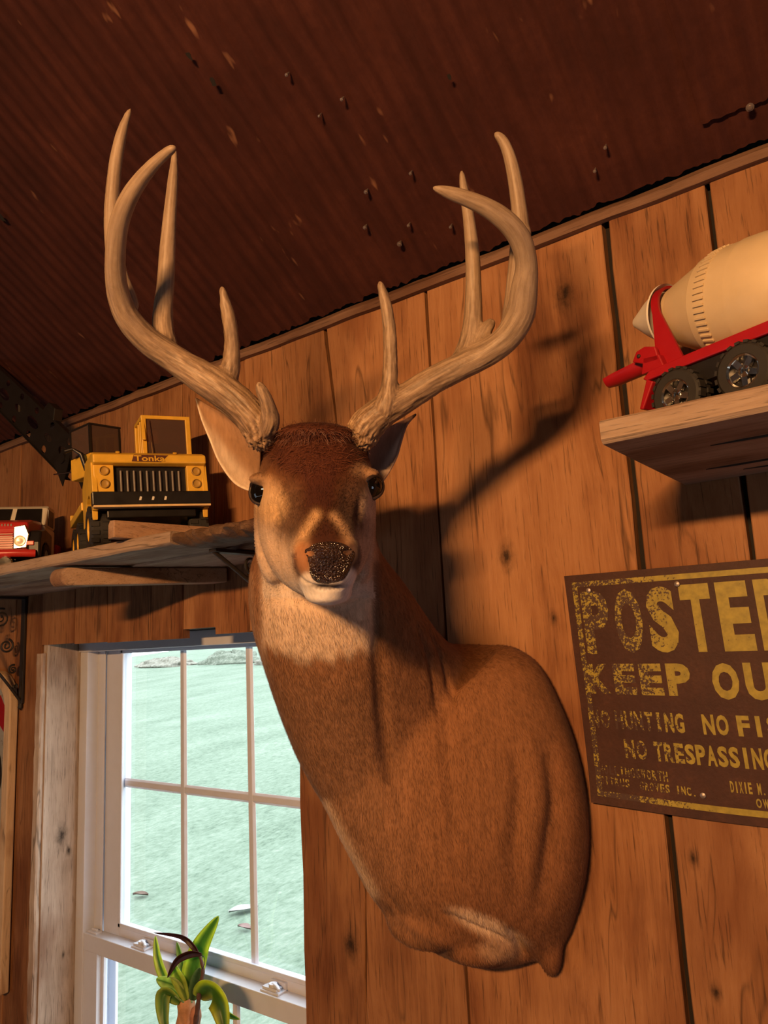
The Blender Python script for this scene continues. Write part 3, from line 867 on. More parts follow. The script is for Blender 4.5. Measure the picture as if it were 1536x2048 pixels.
# ears: cupped leaves
def ear(name, edgeA, edgeB, mid, cup, lab, colin, colrim, tuft, name_left=False):
    """edgeA / edgeB: outline from base to tip (px,py,depth)"""
    A_ = catmull([P(*q) for q in edgeA], 6); B_ = catmull([P(*q) for q in edgeB], 6)
    n = min(len(A_), len(B_)); m_ = 18; Vv = []; Cc = []
    for i in range(n):
        a, b_ = A_[i], B_[i]; t = i/(n-1); w_ = np.linalg.norm(b_-a)
        nrm = AX[2]*1.0+AX[1]*.25; nrm /= np.linalg.norm(nrm)
        for j in range(m_):
            s_ = j/(m_-1); q = math.sin(math.pi*s_)**.8
            p = a*(1-s_)+b_*s_+nrm*cup*w_*q*(1-.55*t)
            Vv.append(p)
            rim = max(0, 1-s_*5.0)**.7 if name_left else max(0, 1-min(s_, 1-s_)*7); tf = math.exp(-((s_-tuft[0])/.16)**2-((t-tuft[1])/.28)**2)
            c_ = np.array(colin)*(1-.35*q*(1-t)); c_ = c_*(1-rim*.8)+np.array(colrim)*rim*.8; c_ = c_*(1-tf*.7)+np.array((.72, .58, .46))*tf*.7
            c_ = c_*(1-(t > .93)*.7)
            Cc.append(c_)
    Ff = [(i*m_+j, i*m_+j+1, (i+1)*m_+j+1, (i+1)*m_+j) for i in range(n-1) for j in range(m_-1)]
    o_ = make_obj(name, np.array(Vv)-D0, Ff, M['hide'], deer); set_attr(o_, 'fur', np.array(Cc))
    so = o_.modifiers.new('thick', 'SOLIDIFY'); so.thickness = .0035; so.offset = 0
    ss = o_.modifiers.new('sub', 'SUBSURF'); ss.levels = ss.render_levels = 1
    o_['label'] = lab
ear('ear', [(508,985,.93),(470,968,.935),(438,925,.94),(420,882,.945),(403,840,.955),(391,797,.97)],
    [(520,880,.925),(500,862,.93),(475,846,.94),(450,828,.95),(420,812,.96),(393,796,.97)], None, .34, 'cupped left ear in the photo with pale rim, behind the antler base',
    (.33, .18, .095), (.74, .60, .46), (.22, .35), True)
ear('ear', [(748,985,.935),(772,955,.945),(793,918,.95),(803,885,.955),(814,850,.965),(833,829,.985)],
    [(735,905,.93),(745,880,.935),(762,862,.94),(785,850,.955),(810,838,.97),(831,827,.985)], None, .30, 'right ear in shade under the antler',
    (.20, .11, .075), (.24, .13, .09), (.18, .42))  # darker than the other ear: the antler's shade is painted into the colour

# antlers: rounded tapering beams and tines blended into one surface
def antler(chains, lab, h=.0021, k=.0055):
    segs = []; L0 = 0
    allp = []
    for ch, start in chains:
        pts = catmull([np.append(P(x, y, d), r*dmap(d)/FPX) for x, y, d, r in ch], 5)
        L_ = start
        for a, b_ in zip(pts[:-1], pts[1:]):
            l_ = np.linalg.norm(b_[:3]-a[:3]); segs.append((a[:3], b_[:3], a[3], b_[3], L_, l_)); L_ += l_
        allp += pts
    allp = np.array(allp); lo = allp[:, :3].min(0)-.03; hi = allp[:, :3].max(0)+.03
    n = np.ceil((hi-lo)/h).astype(int)+1
    S = np.zeros(n); 
    KK = 1/k
    acc = np.zeros(n)
    gx, gy, gz = [lo[i]+h*np.arange(n[i]) for i in range(3)]
    for a, b_, ra, rb_, L_, l_ in segs:
        mn = np.minimum(a, b_)-max(ra, rb_)-.03; mx = np.maximum(a, b_)+max(ra, rb_)+.03
        i0 = np.maximum(((mn-lo)/h).astype(int), 0); i1 = np.minimum(((mx-lo)/h).astype(int)+2, n)
        X, Y, Z = np.meshgrid(gx[i0[0]:i1[0]], gy[i0[1]:i1[1]], gz[i0[2]:i1[2]], indexing='ij')
        ab = b_-a; hh = np.clip(((X-a[0])*ab[0]+(Y-a[1])*ab[1]+(Z-a[2])*ab[2])/(ab @ ab+1e-12), 0, 1)
        d = np.sqrt((X-a[0]-hh*ab[0])**2+(Y-a[1]-hh*ab[1])**2+(Z-a[2]-hh*ab[2])**2)-(ra+(rb_-ra)*hh)
        acc[i0[0]:i1[0], i0[1]:i1[1], i0[2]:i1[2]] += np.exp(-np.minimum(d, .2)*KK*2.2)
    f = np.where(acc > 0, -np.log(np.maximum(acc, 1e-12))/(KK*2.2), .05)+.0012
    Vv, Ff = surface_nets(f, lo, h)
    # length / angle attributes for the grain, and knobbly pearling toward the base
    best = np.full(len(Vv), 9.); LL = np.zeros(len(Vv)); ang = np.zeros((len(Vv), 2)); RR = np.zeros(len(Vv))
    for a, b_, ra, rb_, L_, l_ in segs:
        ab = b_-a; hh = np.clip(((Vv-a) @ ab)/(ab @ ab+1e-12), 0, 1); q = Vv-a-hh[:, None]*ab
        dd = np.linalg.norm(q, axis=1)-(ra+(rb_-ra)*hh); kk = dd < best
        best[kk] = dd[kk]; LL[kk] = (L_+hh*l_)[kk]
        t = ab/(np.linalg.norm(ab)+1e-9); u = np.cross(t, AX[2]); u /= np.linalg.norm(u)+1e-9; w_ = np.cross(t, u)
        ang[kk, 0] = (q @ u)[kk]; ang[kk, 1] = (q @ w_)[kk]; RR[kk] = (ra+(rb_-ra)*hh)[kk]
    Nn = vnormals(Vv, Ff)
    disp = np.zeros(len(Vv))
    for i in range(len(Vv)):
        L_ = LL[i]; amp = .0016*max(0, 1-L_/.34)+.0002
        g = noise.noise((ang[i, 0]*230, ang[i, 1]*230, L_*26)); g2 = noise.noise((ang[i, 0]*420+5, ang[i, 1]*420, L_*90))
        burr = math.exp(-(L_/.020)**2)
        disp[i] = amp*(-abs(g)*1.6+.4)+amp*.5*g2+burr*.0035*(g2*1.4+.25)
    Vv = Vv+Nn*disp[:, None]
    o_ = make_obj('antler', Vv-D0, Ff, M['antler'], deer)
    tone = np.clip(.25+LL/.42, 0, 1)
    set_attr(o_, 'grain', np.stack([ang[:, 0]*10+.5, ang[:, 1]*10+.5, LL], 1))
    set_attr(o_, 'tone', np.stack([tone, disp*200+.5, np.exp(-(LL/.03)**2)], 1))
    o_['label'] = lab
    return o_

def surface_nets(f, lo, h):
    s = f < 0
    nx, ny, nz_ = f.shape
    c = np.zeros((nx-1, ny-1, nz_-1), np.int8)
    for dx in (0, 1):
        for dy in (0, 1):
            for dz in (0, 1): c += s[dx:nx-1+dx, dy:ny-1+dy, dz:nz_-1+dz]
    act = (c > 0) & (c < 8); idx = -np.ones(act.shape, np.int64); I = np.argwhere(act); idx[act] = np.arange(len(I))
    acc = np.zeros((len(I), 3)); cnt = np.zeros(len(I))
    corners = [(0,0,0),(1,0,0),(0,1,0),(1,1,0),(0,0,1),(1,0,1),(0,1,1),(1,1,1)]
    for a in range(8):
        for b_ in range(a+1, 8):
            ca_, cb_ = np.array(corners[a]), np.array(corners[b_])
            if abs(ca_-cb_).sum() != 1: continue
            fa = f[tuple((I+ca_).T)]; fb = f[tuple((I+cb_).T)]; x = (fa < 0) != (fb < 0)
            t = np.where(x, fa/(fa-fb+1e-20), 0)
            acc += np.where(x[:, None], ca_+(cb_-ca_)*t[:, None], 0); cnt += x
    Vv = lo+h*(I+acc/cnt[:, None])
    Ff = []
    for ax in range(3):
        s0 = [slice(None)]*3; s1 = [slice(None)]*3; s0[ax] = slice(0, -1); s1[ax] = slice(1, None)
        x = s[tuple(s0)] != s[tuple(s1)]
        E2 = np.argwhere(x); u, w_ = (ax+1) % 3, (ax+2) % 3
        ok = (E2[:, u] > 0) & (E2[:, w_] > 0) & (E2[:, u] < f.shape[u]-1) & (E2[:, w_] < f.shape[w_]-1)
        E2 = E2[ok]; fl = s[tuple(E2.T)]
        def cell(du, dw):
            q = E2.copy(); q[:, u] -= du; q[:, w_] -= dw; return idx[tuple(q.T)]
        q = np.stack([cell(1, 1), cell(0, 1), cell(0, 0), cell(1, 0)], 1)
        q[~fl] = q[~fl][:, ::-1]
        Ff += [tuple(r) for r in q]
    return Vv, Ff

def antler_mat():
    t = NT('antler_bone'); b = t.b
    g = t.attr('grain'); tn = t.attr('tone')
    mp = t.n('ShaderNodeMapping'); mp.inputs['Scale'].default_value = (1, 1, .55); t.l(g.outputs['Color'], mp.inputs['Vector'])
    n = t.noise(mp.outputs[0], 30, 4, .6, .2); n2 = t.noise(t.coord(), 120, 3, .6); n3 = t.noise(t.coord(), 14, 3)
    sp = t.n('ShaderNodeSeparateColor'); t.l(tn.outputs['Color'], sp.inputs[0])
    stk = t.math('ADD', t.math('MULTIPLY', n, .7), t.math('ADD', t.math('MULTIPLY', n2, .15), t.math('MULTIPLY', n3, .15)))
    dk = t.ramp(stk, [(.38, (.088, .042, .017)), (.50, (.21, .115, .054)), (.60, (.38, .240, .130))])
    lt = t.ramp(stk, [(.35, (.23, .152, .095)), (.60, (.38, .270, .180))])
    c = t.mix('MIX', sp.outputs[0], dk, lt)
    cav = t.ramp(sp.outputs[1], [(.25, .55), (.55, 1.0), (.8, 1.25)])
    c = t.mix('MULTIPLY', 1.0, c, cav)
    t.l(c, b.inputs['Base Color']); b.inputs['Roughness'].default_value = .5; b.inputs['Specular IOR Level'].default_value = .35
    t.bump(n, .15, .002)
    return t.m
M['antler'] = antler_mat()
antler([([(524,872,.89,27),(512,845,.885,30),(482,812,.882,31),(440,778,.882,31),(398,750,.882,29),(345,716,.878,25),(292,678,.865,24),(252,630,.848,22),(233,570,.826,19),(231,505,.803,17.5),(240,440,.782,16.5),(264,385,.764,14.5),(300,337,.748,10.5),(332,307,.738,6.5),(349,295,.733,2.5)], 0),
        ([(536,862,.872,14),(541,838,.862,15),(534,806,.852,10),(525,785,.847,7.5),(518,769,.844,3.5)], .05),
        ([(440,772,.886,24),(459,742,.888,17),(464,700,.884,13),(460,650,.878,11.5),(452,612,.874,9),(444,576,.870,3.5)], .10),
        ([(335,705,.885,20),(326,655,.893,18.5),(327,610,.898,16),(332,560,.900,15),(335,500,.900,14),(340,430,.898,11.5),(346,360,.895,9),(350,300,.893,3.5)], .20),
        ([(262,610,.865,16),(236,540,.868,15),(226,480,.868,14.5),(224,410,.868,13),(231,330,.866,11.5),(244,265,.863,8.5),(260,219,.861,3.0)], .30)],
       'left antler in the photo with four tall tines')
antler([([(722,876,.895,25),(733,852,.892,30),(762,826,.89,28),(812,796,.888,26),(862,764,.886,25),(915,736,.884,24),(968,710,.880,24),(1012,678,.872,24),(1040,632,.860,26),(1048,580,.845,24),(1053,530,.830,19),(1042,482,.815,19),(1015,445,.802,18),(975,416,.792,15.5),(930,396,.785,12),(897,385,.781,8.5),(868,376,.778,2.5)], 0),
        ([(770,818,.882,20),(778,780,.880,15),(781,720,.877,12.5),(779,665,.874,11),(774,620,.871,9),(767,590,.869,6.5),(760,566,.867,3)], .06),
        ([(925,728,.890,22),(940,690,.895,21),(946,640,.898,17),(947,580,.898,14.5),(945,510,.895,13),(938,440,.892,10.5),(929,385,.889,7.5),(923,343,.887,3)], .18),
        ([(955,700,.885,13),(968,668,.887,10),(977,652,.888,6),(983,645,.888,4.5)], .22),
        ([(1022,640,.872,17),(1030,570,.875,16),(1038,500,.876,16.5),(1041,455,.876,15),(1036,400,.874,13),(1028,350,.872,11.5),(1018,310,.870,9),(1006,282,.868,6.5),(992,268,.866,3)], .28),
        ([(1042,470,.872,11),(1052,464,.872,6)], .3)],
       'right antler in the photo, beam curling inward at the top')
# short wiry forehead tuft hair
tb_ = MB(); r2 = random.Random(3)
sel = [i for i in np.where((ell(632, 890, 104, 62, .1) > .9) & (pd < .96) & (N @ (-AX[2]) > -.05))[0]]
for i in r2.sample(sel, min(len(sel), 2600)):
    p = V[i]-D0; nrm = N[i]; fl = AX[1]*r2.uniform(-.1, .6)+AX[0]*r2.uniform(-.7, .7)+nrm*r2.uniform(.08, .35); fl /= np.linalg.norm(fl)
    l_ = r2.uniform(.008, .018); sd = np.cross(fl, nrm); sd /= np.linalg.norm(sd)+1e-9; w_ = .00036
    mid = p+fl*l_*.55; tip = p+fl*l_*.9+AX[1]*l_*.25
    tb_.add([p-sd*w_, p+sd*w_, mid+sd*w_*.8, tip, mid-sd*w_*.8], [(0, 1, 2, 4), (4, 2, 3)])
o = tb_.build('forehead_tuft', plain('tuft_hair', (.11, .030, .012), .6), deer); o['kind'] = 'stuff'

# short lying fur over the visible hide: thin hairs that follow the lie of the coat
r3 = np.random.default_rng(5)
tri = np.array([(f[0], f[1], f[2]) for f in F]+[(f[0], f[2], f[3]) for f in F if len(f) > 3])
Pa, Pb, Pc = V[tri[:, 0]], V[tri[:, 1]], V[tri[:, 2]]
area = np.linalg.norm(np.cross(Pb-Pa, Pc-Pa), axis=1)/2
mid_ = (Pa+Pb+Pc)/3; fn = np.cross(Pb-Pa, Pc-Pa); fn /= np.linalg.norm(fn, axis=1)[:, None]+1e-12
vis = (np.einsum('ij,ij->i', fn, CAM-mid_) > -.25)*(mid_[:, 1] < -.006)
qx, qy, qd = px[tri[:, 0]], py[tri[:, 0]], pd[tri[:, 0]]
vis = vis*~((qd < .75) & (qy > 1075) & (qx > 596) & (qx < 715))            # not on the nose pad
for cx, cy in ((521, 985), (743, 974)): vis = vis*~((np.hypot(qx-cx, qy-cy) < 26) & (qd < .95))
w_ = area*vis; cum = np.cumsum(w_)/w_.sum(); NH = 60000
k = np.searchsorted(cum, r3.random(NH)); u = r3.random((NH, 2)); fl = u.sum(1) > 1; u[fl] = 1-u[fl]
def bary(A): return A[tri[k, 0]]*(1-u.sum(1))[:, None]+A[tri[k, 1]]*u[:, :1]+A[tri[k, 2]]*u[:, 1:]
hp_, hn_, hc_ = bary(V), bary(N), bary(colr); hn_ /= np.linalg.norm(hn_, axis=1)[:, None]
fq = (1/(1+np.exp((qd[k]-.93)/.02))*(qy[k] < 1210))[:, None]
flow = fq*(AX[2]*.8-AX[1]*.35)+(1-fq)*np.array([-.02, .42, -.85])
flow = flow+r3.normal(0, .16, (NH, 3)); flow -= hn_*np.einsum('ij,ij->i', flow, hn_)[:, None]; flow /= np.linalg.norm(flow, axis=1)[:, None]+1e-9
ln = (r3.uniform(.006, .013, NH)*(1-.45*fq[:, 0]))[:, None]; sd = np.cross(flow, hn_); wd = r3.uniform(.00022, .00040, NH)[:, None]
lift = r3.uniform(.04, .16, NH)[:, None]
a0 = hp_-hn_*.0004; m1 = hp_+flow*ln*.5+hn_*(ln*lift*.8+.0004); t1 = hp_+flow*ln+hn_*ln*lift
HV = np.stack([a0-sd*wd, a0+sd*wd, m1+sd*wd*.8, t1, m1-sd*wd*.8], 1).reshape(-1, 3)
HV[:, 1] = np.minimum(HV[:, 1], -.0004)
b0 = np.arange(NH)[:, None]*5
HF = np.concatenate([b0+np.array([0, 1, 2, 4]), b0+np.array([4, 2, 3, 3])], 0)
faces = [tuple(q) for q in (b0+np.array([0, 1, 2, 4]))]+[tuple(q) for q in (b0+np.array([4, 2, 3]))]
fur = make_obj('fur', HV-D0, faces, M['hide'], deer)
set_attr(fur, 'fur', np.repeat(np.clip(hc_*r3.uniform(.72, 1.32, NH)[:, None], .004, .95), 5, 0))
fur.data.normals_split_custom_set_from_vertices([tuple(q) for q in np.repeat(hn_, 5, 0)])
fur['kind'] = 'stuff'
#---PART3---
P, project = P_raw, project_raw

# ------------------------------------------------------------------ shelves
ZS = 1.921                                             # top of the long shelf
shelf = empty('wall_shelf', (-1.9, 0, ZS-.025))
tag(shelf, 'long rough plank shelf above the window carrying the yellow and red toy trucks', 'shelf')
SI = -Vector(shelf.location)
def plank(name, x0, x1, y0, y1, z0, z1, mat_, parent, org, rough=.004, nx=60, seed=0):
    mb = MB(); R = []
    for i in range(nx+1):
        x = x0+(x1-x0)*i/nx; q = rough*noise.noise((x*13, seed, 1)); q2 = rough*noise.noise((x*17, seed, 5)); q3 = rough*.5*noise.noise((x*9, seed, 8))
        e = 0
        if i in (0, nx): e = rough
        R.append([Vector((x, y0+q+.004+e, z0+q3)), Vector((x, y0+q, z0+.004+q3)), Vector((x, y0+q2, z1-.003)), Vector((x, y0+q2+.003, z1)), Vector((x, y1, z1)), Vector((x, y1, z0+q3))])
    R = [[p+org for p in r] for r in R]
    mb.rings(R, 0, True, (.55+.1*(seed % 3), .2*seed % 1, .6))
    return mb.build(name, mat_, parent, var=True, smooth=35)
M['edge_wood'] = wood('shelf_plank_wood', (.16, .105, .075), (.31, .215, .155), (.42, .31, .235), 'X', s=1.5, knots=False, bump=.5)
p1 = plank('front_plank', -3.2, -1.13, -.341, -.205, ZS-.025, ZS, M['edge_wood'], shelf, SI, seed=1)
p2 = plank('rear_plank', -3.2, -.93, -.201, -.001, ZS-.029, ZS-.001, M['edge_wood'], shelf, SI, rough=.002, seed=2)
# decayed lumpy end of the front plank
mb = MB(); R = []
for i in range(61):
    x = -1.128+.205*i/60; t = i/60
    w_ = 1-.25*abs(noise.noise((x*42, 3, 0)))*2-.15*t; R.append([])
    for k in range(16):
        a = 2*math.pi*k/16; rr = 1+.35*noise.noise((x*55, math.cos(a)*1.3, math.sin(a)*1.3))
        R[-1].append(Vector((x, -.270+.068*math.cos(a)*w_*rr, ZS-.0125+max(-.016, min(.0125, .017*math.sin(a)*rr))))+SI)
mb.rings(R, 0, True, (.3, .4, .1)); mb.build('rotted_end', wood('rotted_wood', (.05, .03, .02), (.16, .09, .055), (.27, .17, .11), 'X', s=2, knots=False), shelf, var=True, smooth=50)
# rounded wooden arm under the shelf, running from the front edge back to the wall
mb = MB(); pts = []
for k in range(13):
    a = math.pi*(k/12)-math.pi/2; pts.append((-.318-.014*math.cos(a), ZS-.050+.020*math.sin(a)))
pts += [(-.002, ZS-.030), (-.002, ZS-.066)]
mb.prism(pts, lambda u, w, t: Vector((t+.16*(u+.33)/.33, u, w))+SI, -1.565, -1.515, 0, (.5, .3, .2))
mb.build('support_arm', wood('arm_wood', (.20, .12, .075), (.34, .215, .14), (.44, .30, .21), 'Y', s=2, knots=False), shelf, var=True, bevel=.004)

shelf2 = empty('wall_shelf', (-.1, 0, 1.916)); tag(shelf2, 'short thick plank shelf at the right holding the red cement mixer', 'shelf')
mb = MB(); R = []
z0, z1 = 1.916, 1.945
for i in range(61):
    x = -.295+.62*i/60; q = .0035*noise.noise((x*15, 1, 1)); q2 = .003*noise.noise((x*19, 2, 5))
    xe = x+(.006*noise.noise((1, 5, 9)) if i == 0 else 0)
    R.append([Vector((xe, -.354+q, z0)), Vector((xe, -.359+q, z0+.005)), Vector((xe, -.359+q2, z1-.003)), Vector((xe, -.355+q2, z1)), Vector((xe, -.001, z1)), Vector((xe, -.001, z0))])
mb.rings([[p-Vector(shelf2.location) for p in r] for r in R], 0, True, (.6, .7, .3))
mb.build('plank', M['edge_wood'], shelf2, var=True, smooth=35)
# thin splinters along the underside
mb = MB()
for (y, x0, x1) in ((-.245, -.20, .1), (-.10, -.24, .05), (-.055, -.2, .12)):
    mb.tube([Vector((x0+(x1-x0)*k/8, y+.003*noise.noise((k*.7, y*9, 0)), z0-.0005))-Vector(shelf2.location) for k in range(9)], [.0005]+[.0022]*7+[.0005], 6)
mb.build('splinter', M['iron'], shelf2)

# iron scroll brackets
def bracket(x, yf, zt, zb, lab):
    e = empty('shelf_bracket', (x, 0, zt)); tag(e, lab, 'bracket', 'black iron scroll brackets under the long shelf')
    w_ = .011
    mb = MB(); mb.box(-w_, w_, -.007, 0, zb-zt, 0)
    mb.tube([(0, -.004, zb-zt), (0, -.006, zb-zt-.012), (0, -.004, zb-zt-.02)], [.006, .008, .002], 8); mb.build('wall_bar', M['iron'], e, bevel=.0015)
    mb = MB(); mb.box(-w_, w_, yf, 0, -.007, 0); mb.build('top_bar', M['iron'], e, bevel=.0015)
    H = zb-zt
    cur = catmull([(0, yf+.004, -.006), (0, yf*.86, H*.16), (0, yf*.52, H*.50), (0, yf*.20, H*.80), (0, -.004, H+.004)], 6)
    mb = MB(); mb.tube(cur, .0045, 8); mb.build('curved_brace', M['iron'], e, smooth=50)
    for (cy, cz, r, d, n) in ((yf*.30, H*.20, .030, 1, 2.0), (yf*.62, H*.17, .022, -1, 1.7), (yf*.22, H*.46, .022, -1, 1.8), (yf*.13, H*.68, .014, 1, 1.6), (yf*.45, H*.33, .016, 1, 1.5), (yf*.10, H*.84, .008, -1, 1.3)):
        mb = MB(); pts = []
        for k in range(30):
            t = k/29; a = d*2*math.pi*n*t+1.2; rr = r*(1-.82*t); pts.append((.0, cy+rr*math.cos(a), cz+rr*math.sin(a)))
        mb.tube(pts, [.0034*(1-.4*k/29) for k in range(30)], 7); mb.tube([pts[-1], (0.0, pts[-1][1]+.001, pts[-1][2])], [.005, .005], 8)
        mb.build('scroll', M['iron'], e, smooth=50)
    return e
bracket(-2.300, -.25, ZS-.031, 1.565, 'black iron scroll bracket at the far left, beside the arched frame')
bracket(-1.105, -.262, ZS-.031, 1.735, 'black iron scroll bracket half hidden behind the deer neck')

# ------------------------------------------------------------------ wheels for the toys
def wheel(par, c, ax, R, W, hubmat, style='disc', hubr=.56, tread=18, name='wheel', face=1):
    """ax: unit axis in the toy's own frame pointing outward"""
    c = Vector(c); ax = Vector(ax)
    mb = MB()
    prof = [(-W/2, R*hubr), (-W/2, R*.86), (-W*.36, R*.97), (W*.36, R*.97), (W/2, R*.86), (W/2, R*hubr), (W*.30, R*hubr*.97), (-W*.3, R*hubr*.97)]
    mb.lathe(prof+prof[:1], c, ax, 36, caps=False)
    a = ax.cross(Vector((0, 0, 1)) if abs(ax.z) < .9 else Vector((1, 0, 0))).normalized(); b_ = ax.cross(a)
    for k in range(tread):
        for s_ in (-1, 1):
            th = 2*math.pi*(k+.25*s_)/tread; d = a*math.cos(th)+b_*math.sin(th); t_ = -a*math.sin(th)+b_*math.cos(th)
            Mx = Matrix((d, t_, ax)).transposed().to_4x4(); Mx.translation = c
            mb.box(R*.93, R*1.02, -R*.085, R*.085, min(s_*W*.08, s_*W*.46), max(s_*W*.08, s_*W*.46), M=Mx)
    w = mb.build(name, M['rubber'], par, smooth=35)
    hb = MB()
    if style == 'disc':
        hb.lathe([(-W*.2, .0005), (-W*.2, R*hubr), (W*.42, R*hubr), (W*.46, R*hubr*.93), (W*.30, R*hubr*.80), (W*.26, R*hubr*.35), (W*.42, R*hubr*.22), (W*.46, .0005)], c, ax, 32)
    else:
        hb.lathe([(W*.05, .0005), (W*.05, R*hubr*1.0), (W*.12, R*hubr), (W*.12, .0005)], c, ax, 32, mi=1)
        hb.lathe([(W*.1, R*hubr*.86), (W*.1, R*hubr), (W*.48, R*hubr), (W*.52, R*hubr*.95), (W*.44, R*hubr*.86), (W*.1, R*hubr*.86)], c, ax, 36, caps=False)
        hb.lathe([(W*.1, R*hubr*.36), (W*.40, R*hubr*.34), (W*.46, R*hubr*.22), (W*.56, R*hubr*.16), (W*.58, .0005)], c, ax, 28)
        for k in range(5):
            th = 2*math.pi*k/5+.3; d = a*math.cos(th)+b_*math.sin(th); t_ = -a*math.sin(th)+b_*math.cos(th)
            Mx = Matrix((d, t_, ax)).transposed().to_4x4(); Mx.translation = c
            hb.box(R*hubr*.30, R*hubr*.90, -R*.10, R*.10, W*.2, W*.40, M=Mx)
            d2 = a*math.cos(th+.63)+b_*math.sin(th+.63); hb.lathe([(W*.12, R*.022), (W*.46, R*.022), (W*.48, .0003)], c+d2*R*hubr*.42, ax, 8)
    hb.build('hub', [hubmat, M['black']], w, smooth=40, bevel=0)
    return w
def frame3(fwd, roll=0):
    f = Vector((fwd[0], fwd[1], 0)).normalized(); l = Vector((0, 0, 1)).cross(f)
    R_ = Matrix((f, l, Vector((0, 0, 1)))).transposed()
    return R_ @ Matrix.Rotation(roll, 3, 'X')

def text_mesh(mb, txt, fn, bold=.012, mi=0, depth=0):
    """letters of the built-in font, normalised to 0..1 in u and v, mapped by fn(u,v) to 3D"""
    cu = bpy.data.curves.new('t', 'FONT'); cu.body = txt; cu.size = 1; cu.offset = bold; cu.resolution_u = 3
    ob = bpy.data.objects.new('t', cu); COL.objects.link(ob)
    dg_ = bpy.context.evaluated_depsgraph_get(); e_ = ob.evaluated_get(dg_); me_ = e_.to_mesh()
    vs_ = [v.co.copy() for v in me_.vertices]; fs_ = [tuple(p.vertices) for p in me_.polygons]
    e_.to_mesh_clear(); bpy.data.objects.remove(ob); bpy.data.curves.remove(cu)
    if not vs_: return
    x0, x1 = min(v.x for v in vs_), max(v.x for v in vs_); y0, y1 = min(v.y for v in vs_), max(v.y for v in vs_)
    mb.add([fn((v.x-x0)/max(x1-x0, 1e-6), (v.y-y0)/max(y1-y0, 1e-6)) for v in vs_], fs_, mi)

# ------------------------------------------------------------------ yellow toy crane truck
SC = .93
RT = frame3((.90, -.43), math.radians(3.2))
ct = empty('toy_crane_truck', (-1.392, -.198, ZS+.002), RT)
ZK = 1.15
tag(ct, 'yellow toy truck with black grille, half cab and black perforated crane boom', 'toy truck')
def L3(x, y, z): return Vector((x*SC, y*SC, z*SC*ZK))
def cbox(mb, x0, x1, y0, y1, z0, z1, mi=0): mb.box(x0*SC, x1*SC, y0*SC, y1*SC, z0*SC*ZK, z1*SC*ZK, mi)
hood = MB()
hood.prism([(-.075,.172),(.072,.165),(.087,.169),(.085,.186),(.062,.194),(-.075,.199)], lambda u, w, t: L3(u, t, w), -.128, .128)
hood.prism([(-.075,.10),(.058,.10),(.058,.17),(-.075,.17)], lambda u, w, t: L3(u, t, w), -.118, .118)
hood.build('hood', M['yellow'], ct, bevel=.003)
for sgn in (-1, 1):
    fd = MB()
    arch = [(-.115,.062),(-.066,.062)]+[(.062*math.cos(math.pi-math.pi*k/10)-.002, .058+.058*math.sin(math.pi*k/10)) for k in range(11)]+[(.064,.076),(.076,.076),(.078,.110),(.070,.172),(-.05,.176),(-.115,.150)]
    fd.prism(arch, lambda u, w, t: L3(u, t*sgn, w), .119, .131)
    fd.prism([(.058,.105),(.074,.105),(.074,.172),(.058,.172)], lambda u, w, t: L3(u, t*sgn, w), .083, .126)
    fd.build('fender', M['yellow'], ct, bevel=.002)
    for zc in (.154, .128):
        hl = MB(); c_ = L3(.0745, sgn*.104, zc)
        hl.lathe([(0, .0106*SC), (.004, .0106*SC), (.0045, .0092*SC), (.002, .0085*SC), (.0008, .0065*SC), (.0012, .0003)], c_, (1, 0, 0), 24)
        hl.build('headlight', M['yellow_dark'], ct, smooth=40)
gr_ = MB(); cbox(gr_, .040, .060, -.083, .083, .104, .172); gr_.build('grille_panel', M['black'], ct)
for k in range(10):
    gb = MB(); y = -.066+.132*k/9
    gb.lathe([(0, .0028), (.052*SC, .0028)], L3(.064, y, .111), (0, 0, 1), 8); gb.build('grille_bar', M['dull_steel'], ct, smooth=40)
bp = MB(); cbox(bp, .066, .090, -.133, .133, .083, .110); cbox(bp, .060, .070, -.120, .120, .076, .092); bp.build('bumper', M['black'], ct, bevel=.002)
bl = MB(); cbox(bl, .066, .093, -.131, .131, .0785, .0825); bl.build('bumper_lip', plain('pale_yellow_edge', (.72, .50, .25), .5), ct)
for k, y in enumerate((-.030, -.002, .026)):
    dm = MB(); c_ = L3(.0903, y, .0955); dm.add([c_+Vector((.0004, -.0030, -.0042)), c_+Vector((.0004, .0018, -.0042)), c_+Vector((.0004, .0036, .0030)), c_+Vector((.0004, -.0005, .0042))], [(0, 1, 2, 3)])
    dm.build('bumper_mark', M['white'], ct)
# lettering on a dark patch on the hood lip
lg = MB()
def hoodface(u, v, o_=.0006):
    y = -.040+.072*u; return L3(.0871-.0018*v+o_, y, .1712+.0138*v)
lg.add([hoodface(-.06, 0, .0003), hoodface(.86, -.05, .0003), hoodface(1.10, 1.0, .0003), hoodface(.02, 1.05, .0003)], [(0, 1, 2, 3)], 0)
text_mesh(lg, 'Tonka', lambda u, v: hoodface(.02+.96*u, .04+.88*v, .0016), .02, 1)
lg.build('hood_lettering', [plain('dark_decal', (.10, .03, .02), .5), M['yellow']], ct)
for y in (-.072, .058):
    bt = MB(); bt.lathe([(0, .0045), (.0012, .0045), (.0015, .0003)], L3(.072, y, .1925), (.6, 0, .8), 14); bt.build('hood_rivet', M['yellow'], ct, smooth=40)
